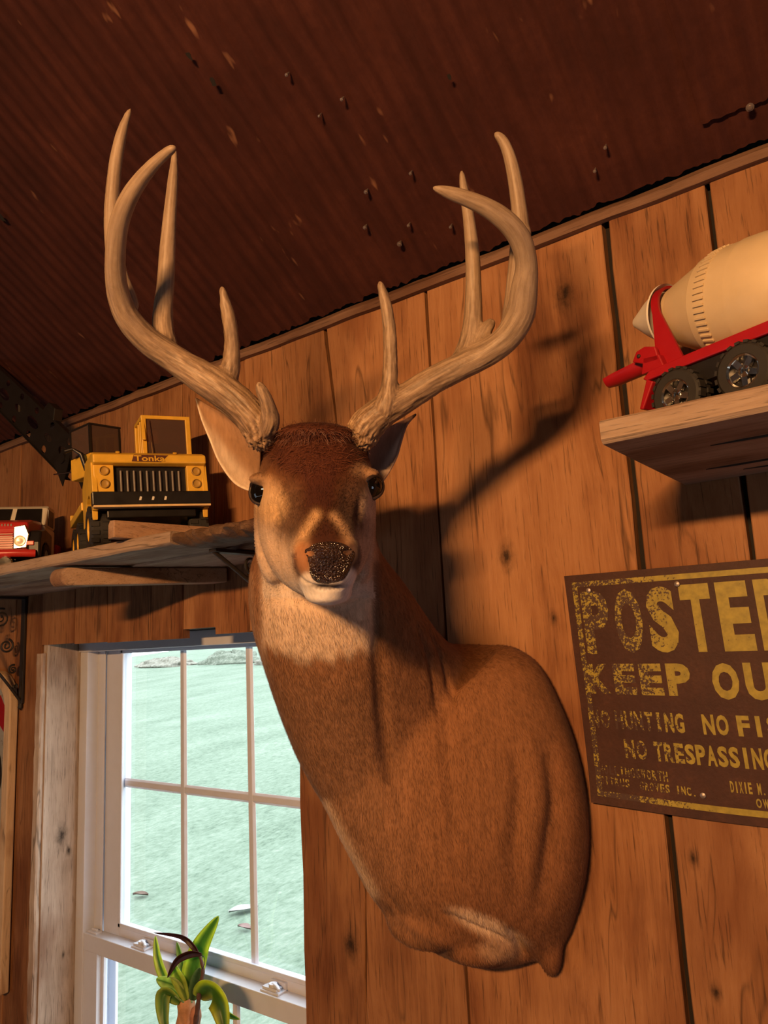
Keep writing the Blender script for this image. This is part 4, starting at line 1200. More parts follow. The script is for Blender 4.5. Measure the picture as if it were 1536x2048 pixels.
# half cab on the truck's left
cab = MB()
CX0, CX1, CY0, CY1, CZ0, CZ1 = -.098, -.010, .004, .112, .192, .288
pw = .006
for (x, y) in ((CX1, CY0), (CX1, CY1), (CX0, CY0), (CX0, CY1)):
    cbox(cab, x-pw, x+pw, y-pw, y+pw, CZ0, CZ1)
for (x, zt) in ((-.040, .270), (-.066, .276)):
    cbox(cab, x-.004, x+.004, CY0-.004, CY0+.004, CZ0, CZ1)
cab.prism([(CX1-.004, CZ1), (CX1+.010, CZ1-.052), (CX1+.016, CZ1-.052), (CX1+.004, CZ1+.003)], lambda u, w, t: L3(u, t, w), CY0-.006, CY0+.002)
cbox(cab, CX0-pw, CX1+pw, CY0-pw, CY1+pw, CZ1-.003, CZ1+.005); cbox(cab, CX0-pw, CX0+.004, CY0, CY1, CZ0, CZ1)
cbox(cab, CX0, CX1, CY0-pw, CY1+pw, CZ0-.004, CZ0+.003)
cab.build('cab', M['yellow'], ct, bevel=.0015)
cw = MB(); cbox(cw, CX1-.001, CX1+.0006, CY0+pw, CY1-pw, CZ0+.003, CZ1-.003); cw.build('windshield', M['smoked'], ct)
cw = MB(); cbox(cw, CX0+pw, CX1-pw, CY1-.001, CY1+.0006, CZ0+.003, CZ1-.003); cw.build('side_window', M['smoked'], ct)
st_ = MB(); st_.tube([L3(-.045+.004*math.sin(2*math.pi*k/20), .062+.019*math.cos(2*math.pi*k/20), .214+.012*math.sin(2*math.pi*k/20)) for k in range(21)], .0022, 8)
st_.tube([L3(-.045, .062, .214), L3(-.03, .062, .198)], .002, 6); st_.build('steering_wheel', M['black'], ct, smooth=50)
se = MB(); cbox(se, -.090, -.068, .02, .098, .199, .245); cbox(se, -.09, -.05, .02, .098, .199, .210); se.build('seat', plain('seat_brown', (.10, .04, .03), .6), ct, bevel=.003)
wp_ = MB(); wp_.tube([L3(CX1+.004, CY0+.014, CZ1-.006), L3(CX1+.012, CY0+.018, CZ0+.004)], .0011, 6); wp_.build('windshield_rod', M['chrome'], ct)
# chassis, deck
ch = MB(); cbox(ch, -.40, .05, -.055, .055, .070, .100); cbox(ch, -.05, .07, -.10, .10, .06, .075); ch.build('chassis', M['black'], ct, bevel=.002)
dk = MB(); cbox(dk, -.40, -.115, -.135, .12, .104, .122); cbox(dk, -.40, -.392, -.135, .12, .104, .135); dk.build('deck', M['yellow'], ct, bevel=.002)
db = MB(); cbox(db, -.36, -.115, -.10, .10, .122, .165); db.build('crane_turntable', M['black'], ct, bevel=.004)
# slewed crane cab on the truck's right
cc = empty('crane_cab', L3(-.150, -.088, .180), Matrix.Rotation(math.radians(24), 3, 'Z')); cc.parent = ct
cb_ = MB()
cb_.box(-.050, .040, -.040, .040, .0, .052); cb_.build('cab_body', M['yellow'], cc, bevel=.003)
cf = MB()
for (x, y) in ((.036, -.038), (.036, .038), (-.046, -.038), (-.046, .038)): cf.box(x-.0025, x+.0025, y-.0025, y+.0025, .052, .122)
cf.box(-.050, .040, -.041, .041, .119, .123); cf.build('window_frame', M['black'], cc)
for (a, b_) in (((.0355, .0365, -.036, .036), 'front'), ((-.044, .034, .0375, .0385), 'side'), ((-.044, .034, -.0385, -.0375), 'side')):
    g = MB(); g.box(*a, .053, .119); g.build('cab_window', M['smoked'], cc)
for yy in (-.112, .112):
    s_ = -1 if yy < 0 else 1
    wheel(ct, L3(0, yy, .0465), (0, s_, 0), .0535*SC, .046*SC, M['yellow'])
    wheel(ct, L3(-.235, yy, .0465), (0, s_, 0), .0535*SC, .046*SC, M['yellow']); wheel(ct, L3(-.345, yy, .0465), (0, s_, 0), .0535*SC, .046*SC, M['yellow'])
mr = MB(); mr.tube([L3(-.10, -.12, .190), L3(-.098, -.132, .225), L3(-.10, -.150, .236)], [.006, .0055, .003], 8); mr.tube([L3(-.10, -.150, .236), L3(-.105, -.168, .232)], [.004, .0055], 8); mr.build('control_lever', M['black'], ct, smooth=50)

# crane boom: two perforated side plates with top and bottom flanges
B0, B1 = PY(150, 925, -.225), PY(-170, 610, -.205)
T0, Tn = PY(118, 965, -.225), PY(178, 915, -.225)
bdir = Vector(B1-B0); blen = bdir.length; bdir.normalize()
side = Vector((0, -1, 0)); side = (side-bdir*side.dot(bdir)).normalized(); upv = side.cross(bdir).normalized()
if upv.z < 0: upv = -upv
inv = ct.matrix_world.inverted()
bm_p = Vector(B0)
def BP(s_, v, w_): return inv @ (bm_p+bdir*s_+upv*v+side*w_)
HB = .098
def plate(w0, th, name):
    mb = MB()
    cells = 13; cl = blen/cells
    rows = [(-HB/2, -HB/2+.030, .0095, .0135), (-HB/2+.030, HB/2-.030, .0, .0), (HB/2-.030, HB/2, .0085, .0125)]
    for c in range(cells):
        for ri, (v0, v1, rv, rs) in enumerate(rows):
            s0, s1 = c*cl, (c+1)*cl; sc_, vc = (s0+s1)/2, (v0+v1)/2
            if ri == 1:
                if c % 2 == 0: rs_, rv_ = cl*.36, .013
                else: rs_, rv_ = cl*.22, .009
            else: rs_, rv_ = min(rs, cl*.40), rv
            n = 16; outer = []; inner = []
            for k in range(n):
                a = 2*math.pi*k/n; ca_, sa_ = math.cos(a), math.sin(a); q = 1/max(abs(ca_), abs(sa_))
                outer.append((sc_+(s1-s0)/2*ca_*q, vc+(v1-v0)/2*sa_*q)); inner.append((sc_+rs_*ca_, vc+rv_*sa_))
            vv = [BP(*o_, w0) for o_ in outer]+[BP(*i_, w0) for i_ in inner]+[BP(*o_, w0+th) for o_ in outer]+[BP(*i_, w0+th) for i_ in inner]
            ff = []
            for k in range(n):
                k2 = (k+1) % n
                ff += [(k, k2, n+k2, n+k), (2*n+k, 3*n+k, 3*n+k2, 2*n+k2), (n+k, n+k2, 3*n+k2, 3*n+k)]
            mb.add(vv, ff)
    return mb.build(name, M['black'], ct)
plate(.004, .0015, 'boom_side_plate')
for v in (-HB/2, HB/2):
    fl = MB(); fl.add([BP(0, v, -.006), BP(blen, v, -.006), BP(blen, v, .010), BP(0, v, .010), BP(0, v+.0022, -.006), BP(blen, v+.0022, -.006), BP(blen, v+.0022, .010), BP(0, v+.0022, .010)],
        [(0,3,2,1),(4,5,6,7),(0,1,5,4),(1,2,6,5),(2,3,7,6),(3,0,4,7)]); fl.build('boom_flange', M['black'], ct)
for k in range(5):
    tb2 = MB(); s_ = blen*(.06+.2*k); tb2.tube([BP(s_, -HB*.30, -.004), BP(s_+.05, HB*.32, -.004)], .0045, 8); tb2.build('boom_strut', M['iron'], ct, smooth=40)
hk = MB(); hk.add([BP(.145, HB/2, -.012), BP(.215, HB/2, -.012), BP(.200, HB/2+.030, -.012), BP(.160, HB/2+.030, -.012), BP(.145, HB/2, .012), BP(.215, HB/2, .012), BP(.200, HB/2+.030, .012), BP(.160, HB/2+.030, .012)],
    [(0,3,2,1),(4,5,6,7),(0,1,5,4),(1,2,6,5),(2,3,7,6),(3,0,4,7)]); hk.build('boom_block', M['black'], ct, bevel=.002)
pv = MB(); pv.tube([BP(.012, 0, -.03), BP(.012, 0, .03)], .012, 16)
for w_ in (-.026, .024): pv.add([BP(-.03, -.055, w_), BP(.04, -.03, w_), BP(.03, .02, w_), BP(-.01, .03, w_), BP(-.03, -.055, w_+.002), BP(.04, -.03, w_+.002), BP(.03, .02, w_+.002), BP(-.01, .03, w_+.002)], [(0,3,2,1),(4,5,6,7),(0,1,5,4),(1,2,6,5),(2,3,7,6),(3,0,4,7)])
pv.build('boom_pivot', M['black'], ct, smooth=40)
rd_ = MB(); rd_.tube([inv @ Vector(PY(108, 949, -.255)), inv @ Vector(PY(154, 943, -.255))], .0016, 8); rd_.build('rod', M['chrome'], ct)

M['pinkbar'] = plain('faded_red_bar', (.55, .22, .16), .35)
# ------------------------------------------------------------------ red and white toy pickup at the far left
o3 = PY(38, 1108, -.235); RT2 = frame3((.74, -.67)) @ Matrix.Scale(1.66, 3)
rt = empty('toy_pickup', (o3[0]-.095, -.225, ZS), RT2)
tag(rt, 'red and white toy truck with shining chrome headlight panels, at the left frame edge', 'toy truck')
mb = MB(); mb.prism([(-.035,.060),(.052,.056),(.056,.066),(.050,.078),(.020,.086),(-.035,.092)], lambda u, w, t: Vector((u, t, w)), -.047, .047); mb.prism([(-.035,.03),(.052,.03),(.052,.06),(-.035,.06)], lambda u, w, t: Vector((u, t, w)), -.047, .047)
mb.build('hood', M['red2'], rt, bevel=.005)
mb = MB(); mb.prism([(-.10,.085),(-.03,.085),(-.05,.118),(-.06,.123),(-.095,.123),(-.10,.118)], lambda u, w, t: Vector((u, t, w)), -.052, .052); mb.prism([(-.10,.03),(-.03,.03),(-.03,.085),(-.10,.085)], lambda u, w, t: Vector((u, t, w)), -.052, .052)
mb.build('cab', M['white'], rt, bevel=.006)
for (y0, y1) in ((-.046, -.004), (.004, .046)):
    mb = MB(); mb.add([Vector((-.0295, y0, .089)), Vector((-.0295, y1, .089)), Vector((-.0475, y1*.93, .117)), Vector((-.0475, y0*.93, .117)), Vector((-.034, y0, .089)), Vector((-.034, y1, .089)), Vector((-.052, y1*.93, .117)), Vector((-.052, y0*.93, .117))],
        [(0,1,2,3),(7,6,5,4),(0,4,5,1),(1,5,6,2),(2,6,7,3),(3,7,4,0)]); mb.build('windshield', M['black'], rt)
mb = MB(); mb.box(-.085, -.05, .0515, .0530, .088, .115); mb.build('side_window', M['black'], rt)
for k in range(7):
    mb = MB(); z = .036+.0036*k; mb.box(.052, .0545, -.026, .026, z, z+.0016); mb.build('grille_bar', M['pinkbar'], rt)
for k in range(11):
    mb = MB(); y = -.022+.0044*k; mb.box(.050, .0535, y, y+.0018, .0655, .0745); mb.build('hood_vent', M['black'], rt)
for sgn in (-1, 1):
    mb = MB(); mb.prism([(.027, .034), (.047, .036), (.050, .058), (.044, .073), (.027, .070)], lambda u, w, t, s=sgn: Vector((t, u*s, w)), .050, .0555); hp = mb.build('headlight_panel', M['chrome'], rt, bevel=.0015)
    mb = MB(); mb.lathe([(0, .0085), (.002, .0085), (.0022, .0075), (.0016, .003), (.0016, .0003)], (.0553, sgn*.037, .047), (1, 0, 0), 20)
    lens = mb.build('headlight', None if False else plain('glint_glow_lens', (.9, .8, .6), .2), hp, smooth=40)
    mb = MB(); mb.box(.046, .0565, sgn*.052-.0055, sgn*.052+.0055, .040, .047); mb.build('turn_signal', M['red2'], rt, bevel=.001)
    fd = MB(); arch = [(.030*math.cos(math.pi*k/10)+.015, .024+.032*math.sin(math.pi*k/10)) for k in range(11)]+[(-.022, .02), (-.022, .066), (.045, .060), (.052, .02)]
    arch = [(.052,.022),(.054,.045),(.045,.064),(.015,.070),(-.022,.066),(-.022,.022)]+[(.028*math.cos(math.pi-math.pi*k/10)+.015, .022+.026*math.sin(math.pi*k/10)) for k in range(11)]
    fd.prism(arch, lambda u, w, t, s=sgn: Vector((u, t*s, w)), .047, .066); fd.build('fender', M['black'], rt, bevel=.003)
    wheel(rt, (.015, sgn*.058, .024), (0, sgn, 0), .024, .018, M['white'], tread=14); wheel(rt, (-.118, sgn*.058, .024), (0, sgn, 0), .024, .018, M['white'], tread=14)
lt_ = M['chrome']
b_ = bpy.data.materials['glint_glow_lens'].node_tree.nodes['Principled BSDF']; b_.inputs['Emission Color'].default_value = (1, .72, .34, 1); b_.inputs['Emission Strength'].default_value = 2.5  # emission stands in for light glinting off the headlight
mb = MB(); mb.tube([Vector((.056, -.060, .027)), Vector((.064, -.030, .027)), Vector((.065, .030, .027)), Vector((.056, .060, .027))], .0062, 10); mb.build('bumper', M['red2'], rt, smooth=50)
mb = MB(); mb.box(-.145, .05, -.03, .03, .014, .030); mb.build('chassis', M['black'], rt)
mb = MB(); mb.box(-.15, -.105, -.055, .055, .030, .036); mb.box(-.15, -.145, -.055, .055, .036, .062); mb.box(-.15, -.105, -.055, -.051, .036, .062); mb.box(-.15, -.105, .051, .055, .036, .062); mb.build('bed', M['red2'], rt)
mb = MB(); mb.lathe([(0, .010), (.004, .011), (.006, .009), (.0065, .0004)], (.062, .02, .013), (1, 0, -.2), 16); mb.build('fog_lamp', M['chrome'], rt, smooth=40)

# black hose coil standing behind the pickup
hc = MB(); Y0 = -.04
cz = ZS
for k, (cx, r, ty) in enumerate(((-2.40, .138, .0), (-2.36, .125, .018), (-2.44, .12, -.018))):
    pts = []
    for q in range(41):
        a = 2*math.pi*q/40; pts.append((cx+r*math.cos(a)*1.05, Y0+ty+.006*math.sin(a*2), cz+.009+r*(1+math.sin(a))*.78))
    hc.tube(pts, .0085, 10, caps=False)
hco = hc.build('hose_coil', M['rubber'], smooth=60); tag(hco, 'black hose coiled in loops behind the red and white toy truck', 'hose coil')

# square stick lying across the shelf in front of the yellow truck
sk = MB(); a_, b2 = Vector((-1.272, -.372, ZS+.0005)), Vector((-1.205, -.01, ZS+.0005)); d_ = (b2-a_).normalized(); n_ = Vector((0, 0, 1)).cross(d_)
pr = [(-.014, 0), (.014, 0), (.014, .028), (.006, .036), (-.014, .034)]
sk.prism(pr, lambda u, w, t: a_+d_*t+n_*u+Vector((0, 0, w)), 0, (b2-a_).length, 0, (.6, .5, .2))
o = sk.build('wooden_stick', wood('stick_wood', (.20, .11, .07), (.36, .21, .13), (.47, .30, .19), 'Y', s=2, knots=False), var=True, bevel=.002); tag(o, 'short squared wooden stick lying across the shelf in front of the yellow toy truck', 'stick')

# ------------------------------------------------------------------ red toy cement mixer on the right shelf
RM = frame3((.93, -.37)); mx = empty('toy_cement_mixer', (-.222, -.262, 1.9455), RM)
tag(mx, 'red toy cement mixer truck with cream ribbed drum, on the right shelf', 'toy truck')
WRm = .035
for x in (0, .090, .265):
    for s_ in (-1, 1):
        wheel(mx, (x, .062+s_*.062, WRm), (0, s_, 0), WRm, .027, M['chrome'], 'mag', .58, 20)
YC = .062
fm = MB(); fm.box(-.045, .32, YC-.030, YC+.030, .045, .066); fm.build('chassis', M['black'], mx, bevel=.002)
bdm = MB()
bdm.prism([(-.052,.074),(-.046,.070),(.30,.070),(.30,.086),(.02,.084),(-.04,.082)], lambda u, w, t: Vector((u, t, w)), YC-.066, YC+.066)
for s_ in (-1, 1):
    bdm.prism([(-.046,.072),(-.062,.036),(-.056,.034),(-.036,.066)], lambda u, w, t: Vector((u, t, w)), YC+s_*.046-.020, YC+s_*.046+.020)
bdm.prism([(.018,.052),(.066,.052),(.058,.071),(.026,.071)], lambda u, w, t: Vector((u, t, w)), YC-.030, YC+.030)
bdm.build('bed', M['red'], mx, bevel=.0018)
und = MB(); und.prism([(-.040,.045),(.30,.045),(.30,.0695),(-.045,.0695)], lambda u, w, t: Vector((u, t, w)), YC-.060, YC+.060); und.build('underside', M['black'], mx)
# drum
da = Vector((.975, 0, -.20)).normalized(); d0 = Vector((-.034, YC, .168))
dp = [(-.004,.0005),(-.004,.033),(.0,.0385),(.008,.0405),(.0085,.042),(.060,.0632),(.0605,.0648),(.076,.0682),(.092,.0702),(.115,.0722),(.1155,.0732),(.135,.0740),(.155,.0735),(.180,.066),(.205,.052),(.218,.035),(.219,.0005)]
dm = MB(); dm.lathe(dp, d0, da, 64); dr = dm.build('drum', M['cream'], mx, smooth=28)
rg = MB(); a_ = da.cross(Vector((0, 0, 1))).normalized(); b2 = da.cross(a_)
for k in range(56):
    th = 2*math.pi*k/56; d = a_*math.cos(th)+b2*math.sin(th); t_ = -a_*math.sin(th)+b2*math.cos(th)
    ax2 = (da+d*.15).normalized(); dd = (d-da*.15).normalized()
    Mx = Matrix((dd, t_, ax2)).transposed().to_4x4(); Mx.translation = d0+da*.080+d*.0690
    rg.box(-.003, .0018, -.0016, .0016, -.008, .008, M=Mx)
rg.build('gear_ring', M['cream'], dr, bevel=.0005)
# cream hopper and red hoop behind the drum
hp = MB(); hp.lathe([(-.066, .0004), (-.064, .007), (-.034, .027), (-.014, .038), (-.008, .043), (-.011, .043), (-.015, .036)], d0-da*.004+Vector((-.002, 0, .004)), da, 40); hp.build('hopper', M['white'], mx, smooth=35)
hoop = MB(); pts = []
for k in range(25):
    a = math.pi*k/24; pts.append((math.cos(a), math.sin(a)))
R = []
for (c_, s_) in [(1.0, -1.7), (1.0, -.9)]+pts+[(-1.0, -.9), (-1.0, -1.7)]:
    y = YC+.052*c_; z = .160+.050*s_ if s_ >= 0 else .160+.050*s_
    wd = .0055+(.010*max(0, -s_)); n_ = Vector((0, c_, max(s_, 0))); n_ = n_.normalized() if n_.length > .1 else Vector((0, 0, 1))
    x = -.030-.008*max(0, s_)+.008*max(0, -s_)
    c3 = Vector((x, y, z)); R.append([c3+Vector((-wd, 0, 0)), c3+Vector((wd, 0, 0)), c3+Vector((wd, 0, 0))-n_*.004, c3+Vector((-wd, 0, 0))-n_*.004])
hoop.rings(R); hoop.build('drum_hoop', M['red'], mx, smooth=40)
# chute
cu = MB(); c0, c1 = Vector((-.048, YC-.032, .104)), Vector((-.125, YC-.046, .094)); d_ = (c1-c0).normalized(); s_ = d_.cross(Vector((0, 0, 1))).normalized(); u_ = s_.cross(d_)
R = []
for (t, w_) in ((0, .017), (.3, .0165), (.8, .015), (1.0, .012)):
    c_ = c0+(c1-c0)*t; ring = []
    for k in range(13):
        a = math.pi*k/12; ring.append(c_+s_*math.cos(a)*w_-u_*math.sin(a)*w_*.95+u_*.006)
    for k in range(12, -1, -1):
        a = math.pi*k/12; ring.append(c_+s_*math.cos(a)*(w_-.002)-u_*math.sin(a)*(w_-.002)*.95+u_*.006)
    R.append(ring)
cu.rings(R); cu.build('chute', M['red'], mx, smooth=40)
hg = MB(); hg.prism([(-.068,.104),(-.060,.116),(-.046,.118),(-.030,.112),(-.026,.092),(-.048,.094)], lambda u, w, t: Vector((u, t, w)), YC-.062, YC-.056)
hg.prism([(-.056,.082),(-.020,.082),(-.026,.100),(-.050,.104)], lambda u, w, t: Vector((u, t, w)), YC-.062, YC+.062); hg.build('chute_hinge', M['red'], mx, bevel=.0015)
rv = MB(); rv.lathe([(0, .0028), (.0015, .0026), (.0026, .0004)], (-.056, YC-.062, .108), (0, -1, 0), 12); rv.build('rivet', M['iron'], mx, smooth=40)
cbm = MB(); cbm.prism([(.235,.086),(.33,.086),(.335,.12),(.315,.165),(.245,.168),(.238,.16)], lambda u, w, t: Vector((u, t, w)), YC-.06, YC+.06); cbm.build('cab', M['red'], mx, bevel=.005)

# ------------------------------------------------------------------ worn metal notice
SX0, SX1, SZ0, SZ1 = -.500, -.105, 1.426, 1.790
sg = empty('metal_sign', (SX0, -.004, SZ0)); tag(sg, 'rust-brown metal notice with worn yellow lettering, nailed to the boards at the right', 'sign')
SO = Vector(sg.location)
def sgn_pt(x, z, off):
    u = (x-SX0)/(.62); v = (z-SZ0)/(SZ1-SZ0)
    curl = .005*max(0, 1-u*3.0)**2*max(0, 1-v*2.2)**2+.003*max(0, 1-v*4)**2
    sag = -.018*math.sin(math.pi*min(1, u*1.2))*max(0, 1-v*1.5)*.6 - .004*u
    return Vector((x+.007-.014*v, -.004-curl-off, z+sag+.002*(1-u)))-SO
mb = MB(); NXs, NZs = 40, 24; V_ = []; F_ = []
for off in (0.0, .0012):
    for i in range(NXs+1):
        for j in range(NZs+1): V_.append(sgn_pt(SX0+(SX1-SX0)*i/NXs, SZ0+(SZ1-SZ0)*j/NZs, off))
n1_ = (NXs+1)*(NZs+1)
for i in range(NXs):
    for j in range(NZs):
        a = i*(NZs+1)+j; F_.append((a, a+1, a+NZs+2, a+NZs+1)); F_.append((n1_+a, n1_+a+NZs+1, n1_+a+NZs+2, n1_+a+1))
rim = [i*(NZs+1) for i in range(NXs+1)]+[NXs*(NZs+1)+j for j in range(1, NZs+1)]+[i*(NZs+1)+NZs for i in range(NXs-1, -1, -1)]+[j for j in range(NZs-1, 0, -1)]
for k in range(len(rim)):
    a, b2 = rim[k], rim[(k+1) % len(rim)]; F_.append((a, b2, n1_+b2, n1_+a))
mb.add(V_, F_)
def sign_mat():
    t = NT('rusted_sign_plate'); n = t.noise(t.coord(), 14, 6, .65); n2 = t.noise(t.coord(), 160, 3, .6)
    v = t.math('ADD', t.math('MULTIPLY', n, .7), t.math('MULTIPLY', n2, .3))
    t.l(t.ramp(v, [(.35, (.034, .010, .007)), (.55, (.052, .017, .011)), (.72, (.085, .030, .017))]), t.b.inputs['Base Color'])
    t.b.inputs['Roughness'].default_value = .6; t.b.inputs['Specular IOR Level'].default_value = .3; t.bump(n2, .2, .002); return t.m
def paint_mat():
    t = NT('worn_yellow_sign_paint')
    sx = t.n('ShaderNodeSeparateXYZ'); tc = t.n('ShaderNodeTexCoord'); t.l(tc.outputs['Object'], sx.inputs[0])
    n = t.noise(t.coord(), 330, 3, .6); nb_ = t.noise(t.coord(), 22, 3, .6); n3 = t.noise(t.coord(), 90, 2, .6)
    # wear is heavy at the left third of the plate and lower left, light to the right
    wx = t.ramp(sx.outputs['X'], [(.0, .53), (.06, .54), (.11, .50), (.16, .40), (.21, .30), (.6, .26)])
    w_ = t.math('ADD', wx, t.math('MULTIPLY', t.math('SUBTRACT', nb_, .5), .30))
    msk = t.math('GREATER_THAN', t.math('ADD', t.math('MULTIPLY', n, .7), t.math('MULTIPLY', n3, .3)), w_)
    y = t.ramp(n3, [(.3, (.22, .165, .016)), (.7, (.34, .255, .028))])
    t.l(t.mix('MIX', msk, (.046, .015, .010), y), t.b.inputs['Base Color']); t.b.inputs['Roughness'].default_value = .55; return t.m
mb.build('plate', sign_mat(), sg, smooth=30)
lt = MB()
def word(txt, x0, x1, z0, z1, fill=.84, bold=.03):
    n = len(txt); w_ = (x1-x0)/n
    for i, c_ in enumerate(txt):
        if c_ == ' ': continue
        fl_ = fill*(.38 if c_ in 'I.' else 1.0); a = x0+w_*(i+.5)-w_*fl_/2
        zz1 = z0+(z1-z0)*(.18 if c_ == '.' else 1)
        text_mesh(lt, c_, lambda u, v: sgn_pt(a+w_*fl_*u, z0+(zz1-z0)*v, .0017), bold)
word('POSTED', -.480, -.163, 1.659, 1.761, .83, .045)
word('KEEP', -.483, -.316, 1.596, 1.643, .84, .05); word('OUT', -.293, -.158, 1.592, 1.643, .82, .05)
word('NO', -.488, -.452, 1.543, 1.571, .86, .04); word('HUNTING', -.446, -.338, 1.543, 1.571, .86, .04); word('NO', -.314, -.275, 1.543, 1.571, .86, .04); word('FISHING', -.266, -.128, 1.543, 1.571, .86, .04)
word('NO', -.437, -.400, 1.500, 1.528, .84, .04); word('TRESPASSING', -.391, -.222, 1.500, 1.528, .88, .04)
word('HOLLINGSWORTH', -.482, -.374, 1.472, 1.486, .78, .03); word('CITRUS', -.483, -.434, 1.456, 1.469, .78, .03); word('GROVES INC.', -.420, -.335, 1.456, 1.468, .78, .03)
word('DIXIE M.', -.288, -.240, 1.467, 1.482, .80, .03); word('HOLLI', -.236, -.200, 1.467, 1.482, .8, .03); word('OWNER', -.257, -.212, 1.450, 1.462, .80, .03)
bw = .0085
for (x0, x1, z0, z1) in ((SX0+.012, SX1-.012, SZ1-.012-bw, SZ1-.012), (SX0+.012, SX1-.012, SZ0+.012, SZ0+.012+bw), (SX0+.012, SX0+.012+bw, SZ0+.012+bw, SZ1-.012-bw), (SX1-.012-bw, SX1-.012, SZ0+.012+bw, SZ1-.012-bw)):
    nn = 30; R_ = []
    for k in range(nn):
        if x1-x0 > z1-z0: xa, xb, za, zb = x0+(x1-x0)*k/nn, x0+(x1-x0)*(k+1)/nn, z0, z1
        else: xa, xb, za, zb = x0, x1, z0+(z1-z0)*k/nn, z0+(z1-z0)*(k+1)/nn
        lt.add([sgn_pt(xa, za, .0016), sgn_pt(xb, za, .0016), sgn_pt(xb, zb, .0016), sgn_pt(xa, zb, .0016)], [(0, 1, 2, 3)])
lt.build('lettering', paint_mat(), sg)['label'] = 'worn yellow lettering and border'
for (px_, py_) in ((1354, 1168), (1177, 1181), (1406, 1591)):
    q = PY(px_, py_, -.008); nb2 = MB(); nb2.lathe([(-.006, .0014), (.0, .0014), (.0006, .0045), (.002, .0040), (.003, .0015), (.0031, .0002)], Vector((q[0], -.0075, q[2]))-SO, (0, -1, 0), 14)
    nb2.build('nail', M['nail'], sg, smooth=40)

# ------------------------------------------------------------------ arched picture frame at the far left
pf = empty('picture_frame', (-2.57, -.002, .75)); tag(pf, 'pale wooden frame with rounded top corners hanging left of the window', 'picture frame')
PO = Vector(pf.location)
def arch_path(hw, zt, zb, r):
    pts = [(-hw, zb), (-hw, zt-r)]+[(-hw+r-r*math.cos(math.pi/2*k/8), zt-r+r*math.sin(math.pi/2*k/8)) for k in range(1, 9)]
    pts += [(hw-r+r*math.sin(math.pi/2*k/8), zt-r+r*math.cos(math.pi/2*k/8)) for k in range(0, 9)]+[(hw, zb)]
    return pts
fo = arch_path(.252, .915, 0, .10); fi = arch_path(.216, .879, .036, .082)
mb = MB(); n = len(fo); V_ = []
for (y) in (0, -.026):
    V_ += [Vector((x, y, z)) for x, z in fo]+[Vector((x, y, z)) for x, z in fi]
F_ = []
for k in range(n):
    k2 = (k+1) % n
    F_ += [(k, k2, n+k2, n+k), (2*n+k, 3*n+k, 3*n+k2, 2*n+k2), (k, 2*n+k, 2*n+k2, k2), (n+k, n+k2, 3*n+k2, 3*n+k)]
mb.add(V_, F_, 0, (.6, .3, .3)); mb.build('frame', M['frame_wood'], pf, var=True, bevel=.004)
mb = MB(); mb.prism([(x*.999, z) for x, z in fi], lambda u, w, t: Vector((u, t, w)), -.010, -.002); mb.build('picture', plain('grey_picture', (.33, .32, .29), .3), pf)
mb = MB()
R = []
for k in range(41):
    a = 2*math.pi*k/40; R.append([Vector((.02+r_*math.cos(a), -.0105-y_, .60+r_*math.sin(a)*.9)) for r_, y_ in ((.165, 0), (.165, .0012), (.115, .0012), (.115, 0))])
mb.rings(R, 0, False); mb.build('dark_ring', M['black'], pf)
mb = MB(); mb.prism([(.10, .80), (.19, .73), (.203, .79), (.16, .84)], lambda u, w, t: Vector((u, t, w)), -.0125, -.0102); mb.build('red_patch', M['red'], pf)

# ------------------------------------------------------------------ striped plant on the window sill
pl = empty('potted_plant', (-1.60, .045, WB)); tag(pl, 'lime and green striped house plant with two dead brown leaves, in the window', 'plant')
O_ = Vector(pl.location)
mb = MB(); mb.lathe([(0, .0005), (0, .050), (.10, .066), (.115, .068), (.118, .064), (.10, .058), (.10, .0005)], (0, 0, 0), (0, 0, 1), 36); mb.build('pot', plain('terracotta', (.45, .19, .09), .7), pl, smooth=40)
mb = MB(); mb.lathe([(.10, .0005), (.106, .056), (.109, .03), (.110, .0005)], (0, 0, 0), (0, 0, 1), 24); mb.build('soil', plain('soil', (.05, .03, .02), .9), pl)
cane_top = Vector(PY(381, 1990, .045))-O_
for (dx, r0, top, nm, col_) in ((-.012, .020, Vector(PY(372, 1988, .04))-O_, 'cane', (.52, .26, .13)), (.018, .013, Vector(PY(392, 2012, .035))-O_, 'cane', (.42, .17, .09))):
    mb = MB(); pts = catmull([(dx, 0, .105), (dx*1.2, 0, .18), top*.9+Vector((0, 0, -.01)), top], 6); nn = len(pts)
    mb.tube(pts, [r0*(1+.08*math.sin(k*1.9))*(1 if k < nn-3 else (nn-k)/3.2) for k in range(nn)], 14); mb.build(nm, plain('cane_'+str(r0), col_, .7, wear=.3, wscale=80), pl, smooth=60)
def leaf_mat():
    t = NT('striped_leaf'); a = t.attr('lc'); t.l(a.outputs['Color'], t.b.inputs['Base Color']); t.b.inputs['Roughness'].default_value = .38
    t.b.inputs['Subsurface Weight'].default_value = 0.0
    tl = t.n('ShaderNodeBsdfTranslucent'); t.l(a.outputs['Color'], tl.inputs[0]); mxs = t.n('ShaderNodeMixShader'); mxs.inputs[0].default_value = .55
    t.l(t.b.outputs[0], mxs.inputs[1]); t.l(tl.outputs[0], mxs.inputs[2]); t.l(mxs.outputs[0], t.out.inputs[0]); return t.m
LM = leaf_mat()
